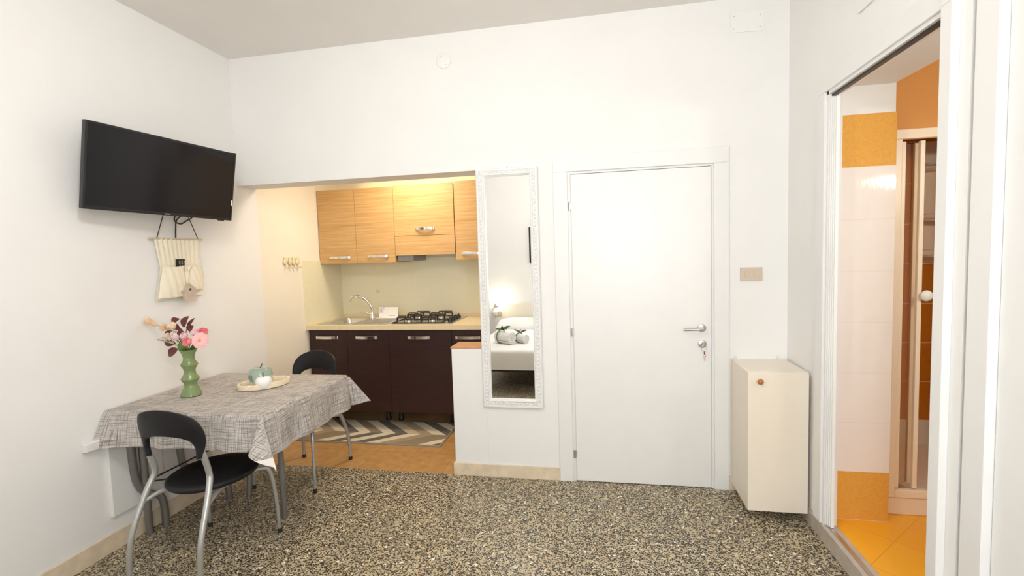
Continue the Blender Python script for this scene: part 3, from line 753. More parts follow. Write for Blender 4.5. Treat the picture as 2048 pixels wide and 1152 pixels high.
c1 = make_chair((-1.592, -1.087, 0), 'black chair with silver legs in front of the table, nearest the camera')
b = B()
pr = [( .2135*cos(a)*.97, .070+.2135*sin(a)*1.05) for a in (rad(218), rad(222), rad(226), rad(230), rad(234))]
for (xa, ya), (xb, yb) in zip(pr, pr[1:]):
    k = 1.05
    poly(b, [(xa*k, (ya-.07)*k+.07, .426), (xb*k, (yb-.07)*k+.07, .426), (xb*k, (yb-.07)*k+.07, .443), (xa*k, (ya-.07)*k+.07, .443)], (-.0003, -.0003, 0))
c2 = dup(c1, (-1.663, -.117, 0), PI, 'black chair tucked behind the table, in front of the kitchen opening')
o = mk('seat_label', b, 'sticker', c1, local=True); o['label'] = 'small white label on the seat rim'

# ------------------------------------------------------------------ things on the table
def onT(x, y): return (x, y, TZ+.0016)
VX, VY, VZ = -1.918, -.80, TZ+.002
t = tag(mk('flower_vase', lathe(B(), [(0.0000, 0), (0.0505, 0), (0.0557, .004), (0.0539, .014), (0.0409, .045), (0.0331, .062), (0.0339, .078), (0.0470, .098), (0.0487, .103), (0.0461, .108), (0.0339, .128), (0.0296, .145), (0.0313, .162), (0.0435, .184), (0.0452, .189), (0.0426, .194), (0.0313, .212), (0.0287, .228), (0.0331, .25), (0.0470, .278), (0.0452, .279), (0.0313, .25), (0.0261, .228), (0.0261, .10), (0.0000, .09)], (VX, VY, VZ), 40), 'greenglaze', loc=(VX, VY, VZ), smooth=50),
    'green ribbed ceramic vase on the grey tablecloth', 'vase')
def leaf(bm, base, tip, w_, curl=.01, up=Vector((0, -1, .25))):
    a, c = Vector(base), Vector(tip); d = c-a; L = d.length; d.normalize(); s = d.cross(up).normalized(); n = s.cross(d); w = w_*1.2
    n_ = 8; top, bot = [], []
    for i in range(n_+1):
        q = i/n_; ww = w*sin(PI*q**.85)**.8 if 0 < q < 1 else .0006; p = a+d*L*q+n*curl*sin(PI*q)
        top.append([p-s*ww+n*.25*ww, p-s*ww*.5+n*.08*ww, p, p+s*ww*.5+n*.08*ww, p+s*ww+n*.25*ww])
    V = [[bm.verts.new(q) for q in r] for r in top]
    for r0, r1 in zip(V, V[1:]):
        for k in range(4): bm.faces.new((r0[k], r0[k+1], r1[k+1], r1[k]))
    return bm
def leaf_solid(bm): sol(bm, .0012); return bm
MO = Vector((VX, VY, VZ+.262))
def stem(name, head, m, r=.003, mat='stemgreen', t=None, foot=(0, 0)):
    h = Vector(head); b = B(); f = Vector((VX+foot[0], VY+foot[1], VZ+.13)); mth = MO+Vector((foot[0]*1.6, foot[1]*1.6, 0))
    mth = MO+Vector((max(-.026, min(.026, (h.x-VX)*.3)), max(-.02, min(.02, (h.y-VY)*.4)), 0))
    tube(b, spline([f, mth, (mth+h)/2+Vector((0, 0, .012)), h], 6), r, 8); return mk(name, b, mat, t, smooth=60)
def petal_bloom(bm, c, axis, R, L, n, layers, open_, w):
    q = Vector((0, 0, 1)).rotation_difference(Vector(axis).normalized()).to_matrix(); c = Vector(c)
    for ly in range(layers):
        k = 1-ly*.22; op = open_*k
        for i in range(n):
            a = 2*PI*(i+.5*ly)/n
            rad_ = Vector((cos(a), sin(a), 0)); tan = Vector((-sin(a), cos(a), 0))
            rows = []
            for j in range(7):
                u = j/6; z = L*u*k; rr = R*k*(sin(PI*min(u*.62+.08, .9))*1.0)*(1+op*u*u)
                ww = w*k*sin(PI*(.12+.80*u))**.8
                p = rad_*rr+Vector((0, 0, z))
                rows.append([c+q@(p-tan*ww-rad_*ww*.35), c+q@p, c+q@(p+tan*ww-rad_*ww*.35)])
            V = [[bm.verts.new(v) for v in r] for r in rows]
            for r0, r1 in zip(V, V[1:]):
                for m in range(2): bm.faces.new((r0[m], r0[m+1], r1[m+1], r1[m]))
    sol(bm, .0012); return bm
# gerbera
gc = Vector((-1.800, -.830, 1.126))
t = thing('gerbera', (VX, VY, VZ+.1), 'large light pink gerbera daisy facing forward on the right of the vase', 'flower', 'flowers in the green vase')
ax = Vector((.35, -.85, .12)).normalized(); q = Vector((0, 0, 1)).rotation_difference(ax).to_matrix()
stem('stem', gc-ax*.008, None, t=t)
b = B()
for ly, (n, R, lift) in enumerate(((22, .050, .0), (20, .044, .005), (16, .030, .009))):
    for i in range(n):
        a = 2*PI*(i+.5*ly)/n+random.uniform(-.05, .05); R2 = R*random.uniform(.9, 1.05)
        d = Vector((cos(a), sin(a), 0)); tn = Vector((-sin(a), cos(a), 0)); rows = []
        for u, w in ((.15, .0025), (.4, .0048), (.7, .0062), (.92, .0048), (1, .0012)):
            p = d*R2*u+Vector((0, 0, lift+.010*u-.012*u*u)); rows.append([gc+q@(p-tn*w), gc+q@(p+Vector((0, 0, -.0015))), gc+q@(p+tn*w)])
        V = [[b.verts.new(v) for v in r] for r in rows]
        for r0, r1 in zip(V, V[1:]):
            for m in range(2): b.faces.new((r0[m], r0[m+1], r1[m+1], r1[m]))
sol(b, .0008)
mk('petals', b, 'gerb', t, smooth=60)
b = B(); ball(b, gc+ax*.010, (.0105, .0105, .005), 16, q); mk('flower_centre', b, 'gerbeye', t, smooth=60)
# tulips
for nm, c, axis, lb in (('tulip', (-1.984, -.805, 1.122), (-.35, -.25, .9), 'pale pink tulip bud at left of the green vase bouquet'), ('tulip', (-1.925, -.812, 1.128), (.1, -.3, .9), 'pale pink tulip bud upright above the middle of the green vase')):
    t = thing(nm, (VX, VY, VZ+.1), lb, 'flower', 'flowers in the green vase')
    stem('stem', Vector(c)+Vector(axis).normalized()*.002, None, t=t, r=.0035)
    b = B(); petal_bloom(b, c, axis, .021, .042, 3, 2, -.25, .019); mk('petals', b, 'tulip', t, smooth=60)
# roses
for c, axis, R, mat, lb in (((-1.862, -.835, 1.108), (-.2, -.8, .5), .022, 'rose', 'coral pink flower low at the front of the bouquet'),
                       ((-1.862, -.79, 1.150), (.1, -.5, .8), .020, 'tulip', 'pale pink flower behind the coral ones in the vase'),
                       ((-1.822, -.785, 1.150), (.4, -.4, .8), .022, 'rose', 'coral pink flower behind and above the gerbera')):
    t = thing('rose', (VX, VY, VZ+.1), lb, 'flower', 'flowers in the green vase')
    stem('stem', Vector(c), None, t=t)
    b = B(); petal_bloom(b, c, axis, R*1.15, R*1.7, 5, 3, .15, R*.85); mk('petals', b, mat, t, smooth=60)
# burgundy leaf sprigs
def sprig(label, nodes, leaves):
    t = thing('leaf_sprig', (VX, VY, VZ+.1), label, 'leaves', 'flowers in the green vase')
    b = B(); tube(b, spline([(VX+.006, VY, VZ+.13)]+nodes, 6), .0022, 6); mk('stem', b, 'leafdark', t, smooth=60)
    for base, tip, w in leaves:
        b = B(); leaf(b, base, tip, w); leaf_solid(b); mk('leaf', b, 'leafdark', t, smooth=60)
sprig('upright burgundy leaf sprig at the top of the bouquet', [(-1.925, -.795, 1.07), (-1.945, -.78, 1.15), (-1.935, -.775, 1.20)],
      [((-1.960, -.78, 1.195), (-1.916, -.78, 1.262), .020), ((-1.93, -.775, 1.185), (-1.876, -.78, 1.25), .011), ((-1.925, -.775, 1.165), (-1.888, -.78, 1.205), .022), ((-1.985, -.785, 1.185), (-1.942, -.79, 1.145), .017)])
sprig('burgundy leaf sprig leaning left out of the green vase', [(-1.94, -.795, 1.06), (-1.98, -.785, 1.11), (-2.02, -.78, 1.17)],
      [((-1.985, -.775, 1.18), (-2.045, -.775, 1.225), .016), ((-2.045, -.775, 1.225), (-1.985, -.775, 1.245), .016), ((-2.005, -.795, 1.10), (-2.085, -.795, 1.105), .017), ((-2.04, -.78, 1.175), (-2.092, -.78, 1.142), .012)])
sprig('single drooping burgundy leaf at left of the vase mouth', [(-1.95, -.81, 1.068), (-1.972, -.815, 1.072)],
      [((-1.972, -.815, 1.072), (-2.042, -.815, 1.028), .021)])
# dried flowers
def dried(label, blobs, mat, st):
    t = thing('dried_flower', (VX, VY, VZ+.1), label, 'flower', 'flowers in the green vase')
    b = B(); tube(b, spline([(VX-.006, VY+.004, VZ+.13)]+st, 6), .0018, 6); mk('stem', b, 'sage', t, smooth=60)
    b = B()
    for (x, y, z), R in blobs:
        c = Vector((x, y, z)); N = 70
        ball(b, c, R*.62, 12)
        for i in range(N):
            zz = 1-2*(i+.5)/N; th = i*2.39996; d = Vector((math.sqrt(1-zz*zz)*cos(th), math.sqrt(1-zz*zz)*sin(th), zz))
            p = c+d*R*random.uniform(.62, .82); ball(b, p, R*.27*random.uniform(.8, 1.3), 6)
    mk('flower_head', b, mat, t, smooth=60)
dried('tan dried flower cluster reaching out at the far left of the bouquet', [((-2.150, -.83, 1.240), .020), ((-2.130, -.83, 1.232), .015), ((-2.112, -.825, 1.220), .015)], 'tan', [(-1.945, -.79, 1.07), (-2.02, -.785, 1.17), (-2.11, -.82, 1.215)])
dried('drooping tan dried flower in the left of the bouquet', [((-2.082, -.80, 1.192), .017), ((-2.072, -.80, 1.21), .012)], 'tan', [(-1.945, -.795, 1.07), (-2.0, -.79, 1.15), (-2.07, -.80, 1.195)])
dried('round peach dried flower in front of a burgundy leaf', [((-2.013, -.80, 1.208), .021), ((-2.035, -.80, 1.205), .013)], 'peach', [(-1.94, -.795, 1.07), (-1.985, -.79, 1.15), (-2.01, -.795, 1.195)])
dried('small beige dried flower low at the left of the bouquet', [((-2.05, -.805, 1.152), .014), ((-2.033, -.80, 1.148), .011)], 'peach', [(-1.94, -.80, 1.07), (-1.98, -.80, 1.11), (-2.04, -.803, 1.145)])
t = thing('grass_spray', (VX, VY, VZ+.1), 'grey feathery dried spray under the tulip at the left of the vase', 'dried grass', 'flowers in the green vase')
for i, (ex, ez) in enumerate(((-2.105, 1.128), (-2.07, 1.14), (-2.055, 1.122), (-2.03, 1.16))):
    b = B(); tube(b, spline([(VX-.01, VY-.008, VZ+.14), (-1.945, -.812, 1.068), (-1.99, -.82, 1.10), ((-2.0+ex)/2, -.82, ez-.01), (ex, -.82, ez)], 5), [.0016, .0035], 6); mk('blade', b, 'sage', t, smooth=60)
# green stems/leaves at the vase mouth
t = thing('tulip_leaves', (VX, VY, VZ+.1), 'broad green leaves standing in the mouth of the vase', 'leaves', 'flowers in the green vase')
for base, tip, w in (((-1.925, -.818, 1.05), (-1.945, -.83, 1.115), .012), ((-1.905, -.815, 1.05), (-1.885, -.835, 1.10), .013), ((-1.92, -.82, 1.05), (-1.915, -.835, 1.10), .010), ((-1.94, -.812, 1.05), (-1.965, -.82, 1.105), .010), ((-1.90, -.80, 1.05), (-1.855, -.81, 1.10), .011)):
    b = B(); leaf(b, base, tip, w, .004); leaf_solid(b); mk('leaf', b, 'stemgreen', t, smooth=60)

# tray with two apples
TC = Vector((-1.605, -.57, TZ+.0018))
b = B(); N = 56; ang = rad(52)
def ov(a, rx, ry, z):
    p = Vector((rx*cos(a), ry*sin(a), 0)); p = Vector((p.x*cos(ang)-p.y*sin(ang), p.x*sin(ang)+p.y*cos(ang), z)); return TC+p
rx, ry = .150, .105
loft(b, [[ov(2*PI*i/N, r*rx/ry if False else rx+d, ry+d, z) for i in range(N)] for d, z, r in ((-.012, 0, 0), (0, .004, 0), (.003, .030, 0), (.001, .034, 0), (-.013, .034, 0), (-.016, .031, 0), (-.020, .008, 0))], True)
for d, z, rev in ((-.012, 0, True), (-.020, .008, False)):
    b.faces.new([b.verts.new(ov(2*PI*i/N, rx+d, ry+d, z)) for i in (range(N-1, -1, -1) if rev else range(N))])
bmesh.ops.remove_doubles(b, verts=b.verts[:], dist=1e-5)
tag(mk('oval_tray', b, 'traywood', loc=TC, smooth=40), 'oval bleached wood tray on the tablecloth', 'tray')
def apple(name, c, R, h, mat, label, stalk):
    c = Vector(c)
    t = thing(name, c, label, 'ornament', None)
    pr = [(0, .06), (.30, .01), (.52, 0), (.72, .06), (.92, .30), (1.0, .55), (.95, .78), (.78, .94), (.52, 1.0), (.28, .98), (.12, .93), (0, .90)]
    b = B(); lathe(b, [(r*R, z*h) for r, z in [(p.x, p.y) for p in spline([(a, b_, 0) for a, b_ in pr], 4)]], c, 40)
    mk('body', b, mat, t, smooth=80)
    b = B(); tube(b, spline([c+Vector((0, 0, h*.9)), c+Vector((stalk[0]*.4, 0, h*.9+stalk[1]*.5)), c+Vector((stalk[0], 0, h*.9+stalk[1]))], 4), [.0022, .0034], 8); mk('stalk', b, 'stalk', t, smooth=60)
apple('glass_apple', (-1.626, -.575, TZ+.0105), .070, .112, 'greenglass', 'pale green glass apple on the oval tray', (.018, .035))
apple('ceramic_apple', (-1.560, -.633, TZ+.0105), .047, .068, 'applewhite', 'small white ceramic apple in front of the green glass one', (-.002, .032))

# ------------------------------------------------------------------ wall panel behind the table
t = thing('wall_panel', (XL, -.95, .19), 'flat white panel fixed low on the left wall under the table', 'panel')
b = B(); box(b, XL, XL+.022, -1.115, -.80, .19, .655, .003); mk('board', b, 'white', t)
b = B(); box(b, XL, XL+.035, -1.232, -1.116, .602, .648, .006); mk('bracket', b, 'white', t)

# ------------------------------------------------------------------ television
K = 1.1; C0 = Vector((.4965, -3.1974, 1.5585))
tvc = C0+(Vector((-1.730, -1.019, 2.029))-C0)*K; TW, TH = .76*K, .40*K
yw, tl, rl = rad(-10.1), rad(10.1), rad(-.9)
n = Vector((cos(yw), sin(yw), 0)); wd = Vector((-sin(yw), cos(yw), 0)); up = Vector((0, 0, cos(tl)))+n*sin(tl)
w2 = wd*cos(rl)+up*sin(rl); u2 = up*cos(rl)-wd*sin(rl); n2 = w2.cross(u2)
def tv(a, h, d=0): return tvc+w2*a+u2*h+n2*d
def tvbox(bm, a0, a1, h0, h1, d0, d1, bev=0):
    nb = B(); box(nb, a0, a1, h0, h1, d0, d1, bev)
    m = {}
    for v in nb.verts: m[v] = bm.verts.new(tv(v.co.x, v.co.y, v.co.z))
    for f in nb.faces: bm.faces.new([m[v] for v in f.verts])
    nb.free(); return bm
t = thing('television', tuple(tvc), 'black flat screen television tilted on a bracket on the left wall', 'television')
b = B(); w, h = TW/2, TH/2
tvbox(b, -w, w, -h, h, -.030, -.004, .003)
tvbox(b, -w, w, h-.010, h, -.004, .0, 0); tvbox(b, -w, w, -h, -h+.016, -.004, .0, 0); tvbox(b, -w, -w+.010, -h+.016, h-.010, -.004, 0); tvbox(b, w-.010, w, -h+.016, h-.010, -.004, 0)
tvbox(b, -w*.6, w*.6, -h*.75, h*.45, -.065, -.030, .006); mk('casing', b, 'tvbody', t)
b = B(); tvbox(b, -w+.0095, w-.0095, -h+.0155, h-.0095, -.0045, -.0025); mk('screen', b, 'screen', t)
b = B(); tvbox(b, -.014, .014, -h+.006, -h+.011, 0, .0004); mk('maker_mark', b, 'greylogo', t)
b = B(); tvbox(b, w-.085, w-.05, -h-.006, -h, -.02, -.004); mk('receiver_window', b, 'tvbody', t)
b = B(); tvbox(b, w-.012, w-.004, -h+.10, -h+.135, .0, .0006); mk('label_sticker', b, 'sticker', t)
b = B(); tvbox(b, -.11, .11, -.11, .11, -.072, -.065); 
a0 = tv(0, 0, -.07); wallp = Vector((XL+.012, a0.y+.02, a0.z))
tube(b, [a0, (a0+wallp)/2+Vector((0, .06, 0)), wallp], .018, 10); box(b, XL, XL+.012, wallp.y-.06, wallp.y+.06, wallp.z-.12, wallp.z+.12, .002); mk('wall_bracket', b, 'black', t)
# cables
b = B(); tube(b, spline([tv(.02, -.12, -.05), (XL+.06, -.50, 1.93), (XL+.012, -.555, 1.865), (XL+.010, -.572, 1.80), (XL+.008, -.575, 1.742)], 8), .004, 8)
tag(mk('power_cable', b, 'cardboard', loc=(XL, -.57, 1.74), smooth=60), 'black cable hanging straight down behind the linen organiser', 'cable')
b = B(); tube(b, spline([tv(0, -.13, -.05), (XL+.05, -.60, 1.92), (XL+.014, -.58, 1.865), (XL+.010, -.565, 1.842), (XL+.010, -.53, 1.834), (XL+.012, -.49, 1.855), (XL+.03, -.455, 1.895), tv(.10, -.13, -.05)], 8), .004, 8)
tag(mk('aerial_cable', b, 'cardboard', loc=(XL, -.53, 1.834), smooth=60), 'looped black cable under the television', 'cable')

# ------------------------------------------------------------------ linen wall organiser
t = thing('wall_organiser', (XL, -.56, 1.36), 'cream linen wall organiser with pockets hanging under the television', 'organiser')
b = B()
def edgeL(z): return -.735+.03*max(0, 1-abs(z-1.55)/.17) - (.012*max(0, 1-(z-1.36)/.15) if z < 1.51 else 0)
def edgeR(z): return -.405 if z > 1.45 else -.400
rows = []
for i in range(25):
    z = 1.362+(1.735-1.362)*i/24; r = []
    yl, yr = edgeL(z), edgeR(z)
    for j in range(41):
        u = j/40; y = yl+(yr-yl)*u
        g_ = min(1, max(0, (z-1.55)/.17))
        dep = .010+.004*sin(u*7)+g_*.006*(1+sin(u*62))
        r.append((XL+dep, y, z-.012*(1-u)*(i == 0)))
    rows.append(r)
loft(b, rows, False); sol(b, .003); mk('fabric_panel', b, 'bag', t, smooth=70)
def pocket(name, y0, y1, z0, z1, bul, flop):
    b = B(); rows = []
    for i in range(15):
        v = i/14; z = z0+(z1-z0)*v; r = []
        for j in range(21):
            u = j/20; y = y0+(y1-y0)*u+(edgeL(z)-edgeL(z0) if flop and u < 1 else 0)*(1-u)
            d = .024+bul*(sin(PI*u)**.6)*(.35+.65*sin(PI*min(1, v*.75+.12)))+.0025*sin(u*23+v*9)
            r.append((XL+d, y, z-.006*sin(PI*u)*v))
        rows.append(r)
    loft(b, rows, False); sol(b, .003); return mk(name, b, 'bag', t, smooth=70)
pocket('pocket', -.745, -.545, 1.366, 1.562, .024, True); pocket('pocket', -.540, -.405, 1.405, 1.562, .018, False)
b = B(); tube(b, [(XL+.022, -.775, 1.733), (XL+.022, -.385, 1.737)], .0055, 8); mk('hanging_rod', b, 'twig', t, smooth=60)
b = B(); tube(b, spline([(XL+.022, -.722, 1.735), (XL+.012, -.655, 1.885), (XL+.012, -.57, 2.0), (XL+.012, -.47, 1.88), (XL+.022, -.418, 1.738)], 1), .0025, 6); mk('hanging_cord', b, 'rubber', t, smooth=60)
b = B()
for p, r in (((XL+.045, -.530, 1.545), .011), ((XL+.048, -.522, 1.553), .009), ((XL+.045, -.536, 1.535), .008)): ball(b, p, r, 10)
mk('knot', b, 'bag', t, smooth=60)
# remote in the pocket
t = thing('remote_control', (XL+.025, -.57, 1.46), 'black remote control sticking out of the linen organiser pocket', 'remote')
b = B(); poly(b, [(XL+.020, -.604, 1.50), (XL+.020, -.556, 1.50), (XL+.018, -.538, 1.606), (XL+.018, -.598, 1.606)], (.010, 0, 0)); mk('casing', b, 'black', t)
b = B()
for i in range(3):
    for j in range(2+(i == 0)):
        y = -.585+j*.018+i*.0005; z = 1.592-i*.013; box(b, XL+.027, XL+.0292, y, y+.009, z-.006, z)
mk('buttons', b, 'greylogo', t)
# little house
t = thing('house_ornament', (XL+.05, -.54, 1.33), 'small wooden house ornament hanging on a string from the organiser', 'ornament')
b = B(); X0 = XL+.040
poly(b, [(X0, -.588, 1.333), (X0, -.495, 1.33), (X0, -.493, 1.405), (X0, -.542, 1.44), (X0, -.590, 1.408)], (.014, 0, 0)); mk('house_body', b, 'housewood', t)
b = B(); poly(b, [(X0-.002, -.603, 1.397), (X0-.002, -.596, 1.391), (X0-.002, -.542, 1.4365), (X0-.002, -.487, 1.389), (X0-.002, -.481, 1.396), (X0-.002, -.542, 1.4475)], (.018, 0, 0)); mk('roof', b, 'housewood', t)
b = B(); disc(b, (X0+.014, -.541, 1.408), (1, 0, 0), .008, .0012, 16); mk('heart_hole', b, 'stalk', t)
b = B(); tube(b, [(X0+.006, -.542, 1.446), (X0+.008, -.530, 1.535)], .0018, 6); mk('string', b, 'twig', t, smooth=60)

# ------------------------------------------------------------------ tall mirror
t = thing('wall_mirror', (-.108, 0, 1.33), 'tall narrow mirror in an ornate white frame on the back wall', 'mirror')
FX0, FX1, FZ0, FZ1 = -.321, .102, .508, 2.150
GX0, GX1, GZ0, GZ1 = -.260, .045, .571, 2.098
b = B(); prof = [(0, 0), (0, -.022), (.10, -.030), (.28, -.030), (.34, -.024), (.62, -.026), (.72, -.034), (.84, -.034), (.90, -.026), (1.0, -.024), (1.0, -.012), (1.0, 0)]
rings = []
for u, y in prof:
    x0, x1 = FX0+(GX0-FX0)*u, FX1+(GX1-FX1)*u; z0, z1 = FZ0+(GZ0-FZ0)*u, FZ1+(GZ1-FZ1)*u
    rings.append([(x0, y-.001, z0), (x1, y-.001, z0), (x1, y-.001, z1), (x0, y-.001, z1)])
loft(b, rings, True); mk('frame', b, 'white', t)
b = B()
def orn(x, z, a, s=1):
    R = Matrix.Rotation(a, 3, 'Y')
    ball(b, (x, -.026, z), (.0085*s, .007, .017*s), 10, R)
zz = FZ0+.03
i = 0
while zz < FZ1-.02:
    for x in (FX0+(GX0-FX0)*.48, FX1+(GX1-FX1)*.48): orn(x, zz, rad(32 if i % 2 else -32))
    zz += .026; i += 1
xx = FX0+.045; i = 0
while xx < FX1-.04:
    for z in (FZ0+(GZ0-FZ0)*.48, FZ1+(GZ1-FZ1)*.48): orn(xx, z, rad(90+(32 if i % 2 else -32)), .9)
    xx += .026; i += 1
mk('carved_band', b, 'white', t, smooth=60)
b = B(); box(b, GX0-.002, GX1+.002, -.0145, -.012, GZ0-.002, GZ1+.002); mk('glass', b, 'mirror', t)
b = B(); tube(b, [(-.105, -.001, 2.163), (-.105, -.008, 2.164)], .003, 8); tube(b, spline([(-.108, -.006, 2.148), (-.105, -.006, 2.166), (-.102, -.006, 2.148)], 5), .0018, 6); mk('hanger', b, 'nickel', t, smooth=60)

# ------------------------------------------------------------------ small cupboard in the right corner
t = thing('wall_cupboard', (1.47, -.18, .06), 'cream wall hung cupboard in the corner beside the white door', 'cupboard')
b = B()
X0, X1, Z0, Z1 = 1.309, 1.624, .058, .864
box(b, X0, X0+.016, -.345, 0, Z0, Z1, .001); box(b, X1-.016, X1, -.345, 0, Z0, Z1, .001); box(b, X0+.016, X1-.016, -.345, 0, Z1-.016, Z1, .001); box(b, X0+.016, X1-.016, -.345, 0, Z0, Z0+.016, .001); box(b, X0+.016, X1-.016, -.012, 0, Z0+.016, Z1-.016)
mk('body', b, 'creamlam', t)
b = B(); box(b, X0, X1, -.363, -.347, Z0, Z1-.002, .0015); d = mk('door', b, 'creamlam', t)
b = B(); lathe(b, [(.007, 0), (.008, .010), (.014, .016), (.0165, .022), (.014, .029), (.007, .033), (0, .034)], (1.369, -.363, .815), 24, Vector((0, 0, 1)).rotation_difference(Vector((0, -1, 0))).to_matrix()); mk('knob', b, 'woodknob', d, smooth=60)
for x in (1.333, 1.588):
    b = B(); box(b, x-.012, x+.012, -.030, -.001, Z1, Z1+.004, .001); box(b, x-.010, x+.010, -.004, -.001, Z1, Z1+.022, .001); tube(b, [(x, -.018, Z1+.003), (x, -.018, Z1+.012)], .005, 8); disc(b, (x, -.004, Z1+.016), (0, -1, 0), .004, .004, 10); mk('hanging_bracket', b, 'frosted', t, smooth=40)

# ------------------------------------------------------------------ wall fittings
t = thing('light_switch', (1.428, 0, 1.40), 'beige double light switch right of the white door', 'switch')
b = B(); box(b, 1.364, 1.493, -.009, 0, 1.358, 1.441, .002); mk('plate', b, 'ivory', t)
for x in (1.402, 1.455):
    b = B(); box(b, x-.0115, x+.0115, -.013, -.009, 1.378, 1.421, .0015); mk('rocker', b, 'ivory', t)
t = thing('cover_plate', (1.40, 0, 2.93), 'white rectangular cover plate with four screws high above the switch', 'plate')
b = B(); poly(b, [(1.306, 0, 2.874), (1.492, 0, 2.868), (1.493, 0, 2.986), (1.307, 0, 2.992)], (0, -.006, 0)); mk('plate', b, 'whiteplast', t)
for x, z in ((1.328, 2.968), (1.476, 2.963), (1.326, 2.894), (1.474, 2.892)):
    b = B(); disc(b, (x, -.006, z), (0, -1, 0), .0035, .0012, 12); mk('screw', b, 'nickel', t, smooth=40)
t = thing('round_cover', (-.521, 0, 2.898), 'white round blanking disc high on the back wall', 'cover')
b = B(); disc(b, (-.521, 0, 2.898), (0, -1, 0), .052, .010, 40, .004); mk('disc', b, 'whiteplast', t, smooth=40)
for x, z in ((-.541, 2.925), (-.502, 2.868)):
    b = B(); disc(b, (x, -.010, z), (0, -1, 0), .0035, .0008, 10); mk('screw', b, 'nickel', t, smooth=40)
t = thing('vent_cover', (XR, -.90, 2.65), 'white square vent cover above the bathroom door', 'vent')
b = B()
box(b, XR-.010, XR, -1.02, -.785, 2.572, 2.80, .006); mk('plate', b, 'whiteplast', t)
b = B()
for z in (2.625, 2.65, 2.675, 2.70, 2.725, 2.75): box(b, XR-.0125, XR-.0095, -.98, -.835, z, z+.014, .001)
mk('grille', b, 'ivory', t)

# ------------------------------------------------------------------ bedroom side, seen in the mirror
BX0_, BX1_, BF, BH = -1.0, .36, -2.03, -3.97
t = thing('bed', (-.32, -3.0, 0), 'double bed in white linen with dark frame, seen in the mirror', 'bed')
b = B(); box(b, BX0_+.02, BX1_-.02, BF-.02, BH, .25, .285, .004); mk('frame', b, 'black', t)
for x in (BX0_+.07, BX1_-.07):
    for y in (BF-.25, BH+.12):
        b = B(); tube(b, [(x, y, 0), (x, y, .25)], .02, 10); mk('leg', b, 'black', t, smooth=40)
b = B(); rings = []
N = 60
for hx_, hz in ((.0, .27), (.004, .40), (.0, .47), (-.012, .49), (-.03, .5)):
    rr = rrect((BX0_+BX1_)/2, (BF+BH)/2, (BX1_-BX0_)/2+hx_, (BF-BH)/2+hx_, .06, hz, N)
    rings.append([(x+.004*sin(i*1.7), y+.004*cos(i*2.1), z+(.010*sin(i*.9) if hz < .3 else 0)) for i, (x, y, z) in enumerate(rr)])
V = loft(b, rings, True); b.faces.new(V[-1]); mk('mattress', b, 'sheet', t, smooth=50)
b = B(); box(b, BX0_, BX1_, -4.035, -3.985, .0, .825, .006); mk('headboard', b, 'headboard', t)
def pillow(cx, w, label):
    b = B(); rows = []
    for i in range(21):
        u = -1+2*i/20; r = []
        for k in range(20):
            a = 2*PI*k/20; e = (1-abs(u)**2.4)**.55 if abs(u) < 1 else 0
            dy = cos(a)*(.20-.03*(1-abs(u)**6)*0)*(1-.05*(1-u*u)); dz = max(-.55, sin(a))*.085*max(.02, e)*(abs(sin(a))**.0)
            ey = (1 - .08*(1-u*u))
            s = max(.02, e)
            r.append((cx+u*w, -3.74+cos(a)*.21*ey*(.9+.1*s), .552+dz*1.05-.01*s+cos(a)*-.035))
        rows.append(r)
    loft(b, rows, True, True)
    tag(mk('pillow', b, 'sheet', loc=(cx, -3.74, .5), smooth=80), label, 'pillow')
pillow(-.66, .36, 'white pillow against the headboard of the bed')
def towel(c, axis, R, L, label, lf):
    c = Vector(c); ax = Vector(axis).normalized(); q = Vector((0, 0, 1)).rotation_difference(ax).to_matrix()
    t = thing('rolled_towel', c-Vector((0, 0, R)), label, 'towel', 'rolled towels on the bed')
    b = B(); pts = []
    turns = 3.2; n = 90
    for i in range(n+1):
        a = 2*PI*turns*i/n; r = .008+(R-.008)*i/n; pts.append((r*cos(a), r*sin(a)))
    rings = []
    for z in (-L/2, -L/2+.006, L/2-.006, L/2):
        rings.append([c+q@Vector((x, y, z)) for x, y in pts])
    loft(b, rings, False); sol(b, R*.22); mk('cloth_roll', b, 'towel', t, smooth=50)
    b = B(); tube(b, [c+q@Vector(((R+.002)*cos(a*PI/14), (R+.002)*sin(a*PI/14), -L*.22)) for a in range(28)], .006, 6, True); mk('ribbon', b, 'leafgreen', t, smooth=60)
    b = B(); top = c+q@Vector((0, 0, -L*.12))+Vector((0, 0, R))
    for d, w in lf: leaf(b, top, top+Vector(d), w, .006, Vector((0, .6, 1)))
    leaf_solid(b); mk('leaf', b, 'leafgreen', t, smooth=60)
towel((-.655, -2.44, .583), (.83, .55, 0), .078, .25, 'larger rolled towel tied with leaves on the bed, left in the mirror', (((.10, .0, .05), .022), ((.07, .05, .02), .018), ((-.09, 0, .015), .016), ((.0, .02, .06), .015)))
towel((-.455, -2.48, .562), (.75, .66, 0), .058, .18, 'smaller rolled towel tied with leaves, right in the mirror', (((.09, 0, .035), .018), ((-.08, .0, .045), .013), ((.02, .02, .05), .014)))
t = thing('bed_flowers', (-.29, -2.62, .5), 'mauve and cream flowers lying on the bed at the mirror edge', 'flowers')
b = B()
for p, r in (((-.285, -2.60, .545), .030), ((-.25, -2.62, .57), .030), ((-.265, -2.58, .525), .026)): petal_bloom(b, p, (0, .6, .6), r, r*1.4, 5, 2, .2, r*.7)
mk('cream_blooms', b, 'peach', t, smooth=60)
b = B()
for p, r in (((-.28, -2.66, .63), .030), ((-.25, -2.66, .67), .034), ((-.23, -2.66, .60), .03)): petal_bloom(b, p, (0, .6, .6), r, r*1.5, 5, 2, .2, r*.7)
mk('mauve_blooms', b, 'mauve', t, smooth=60)
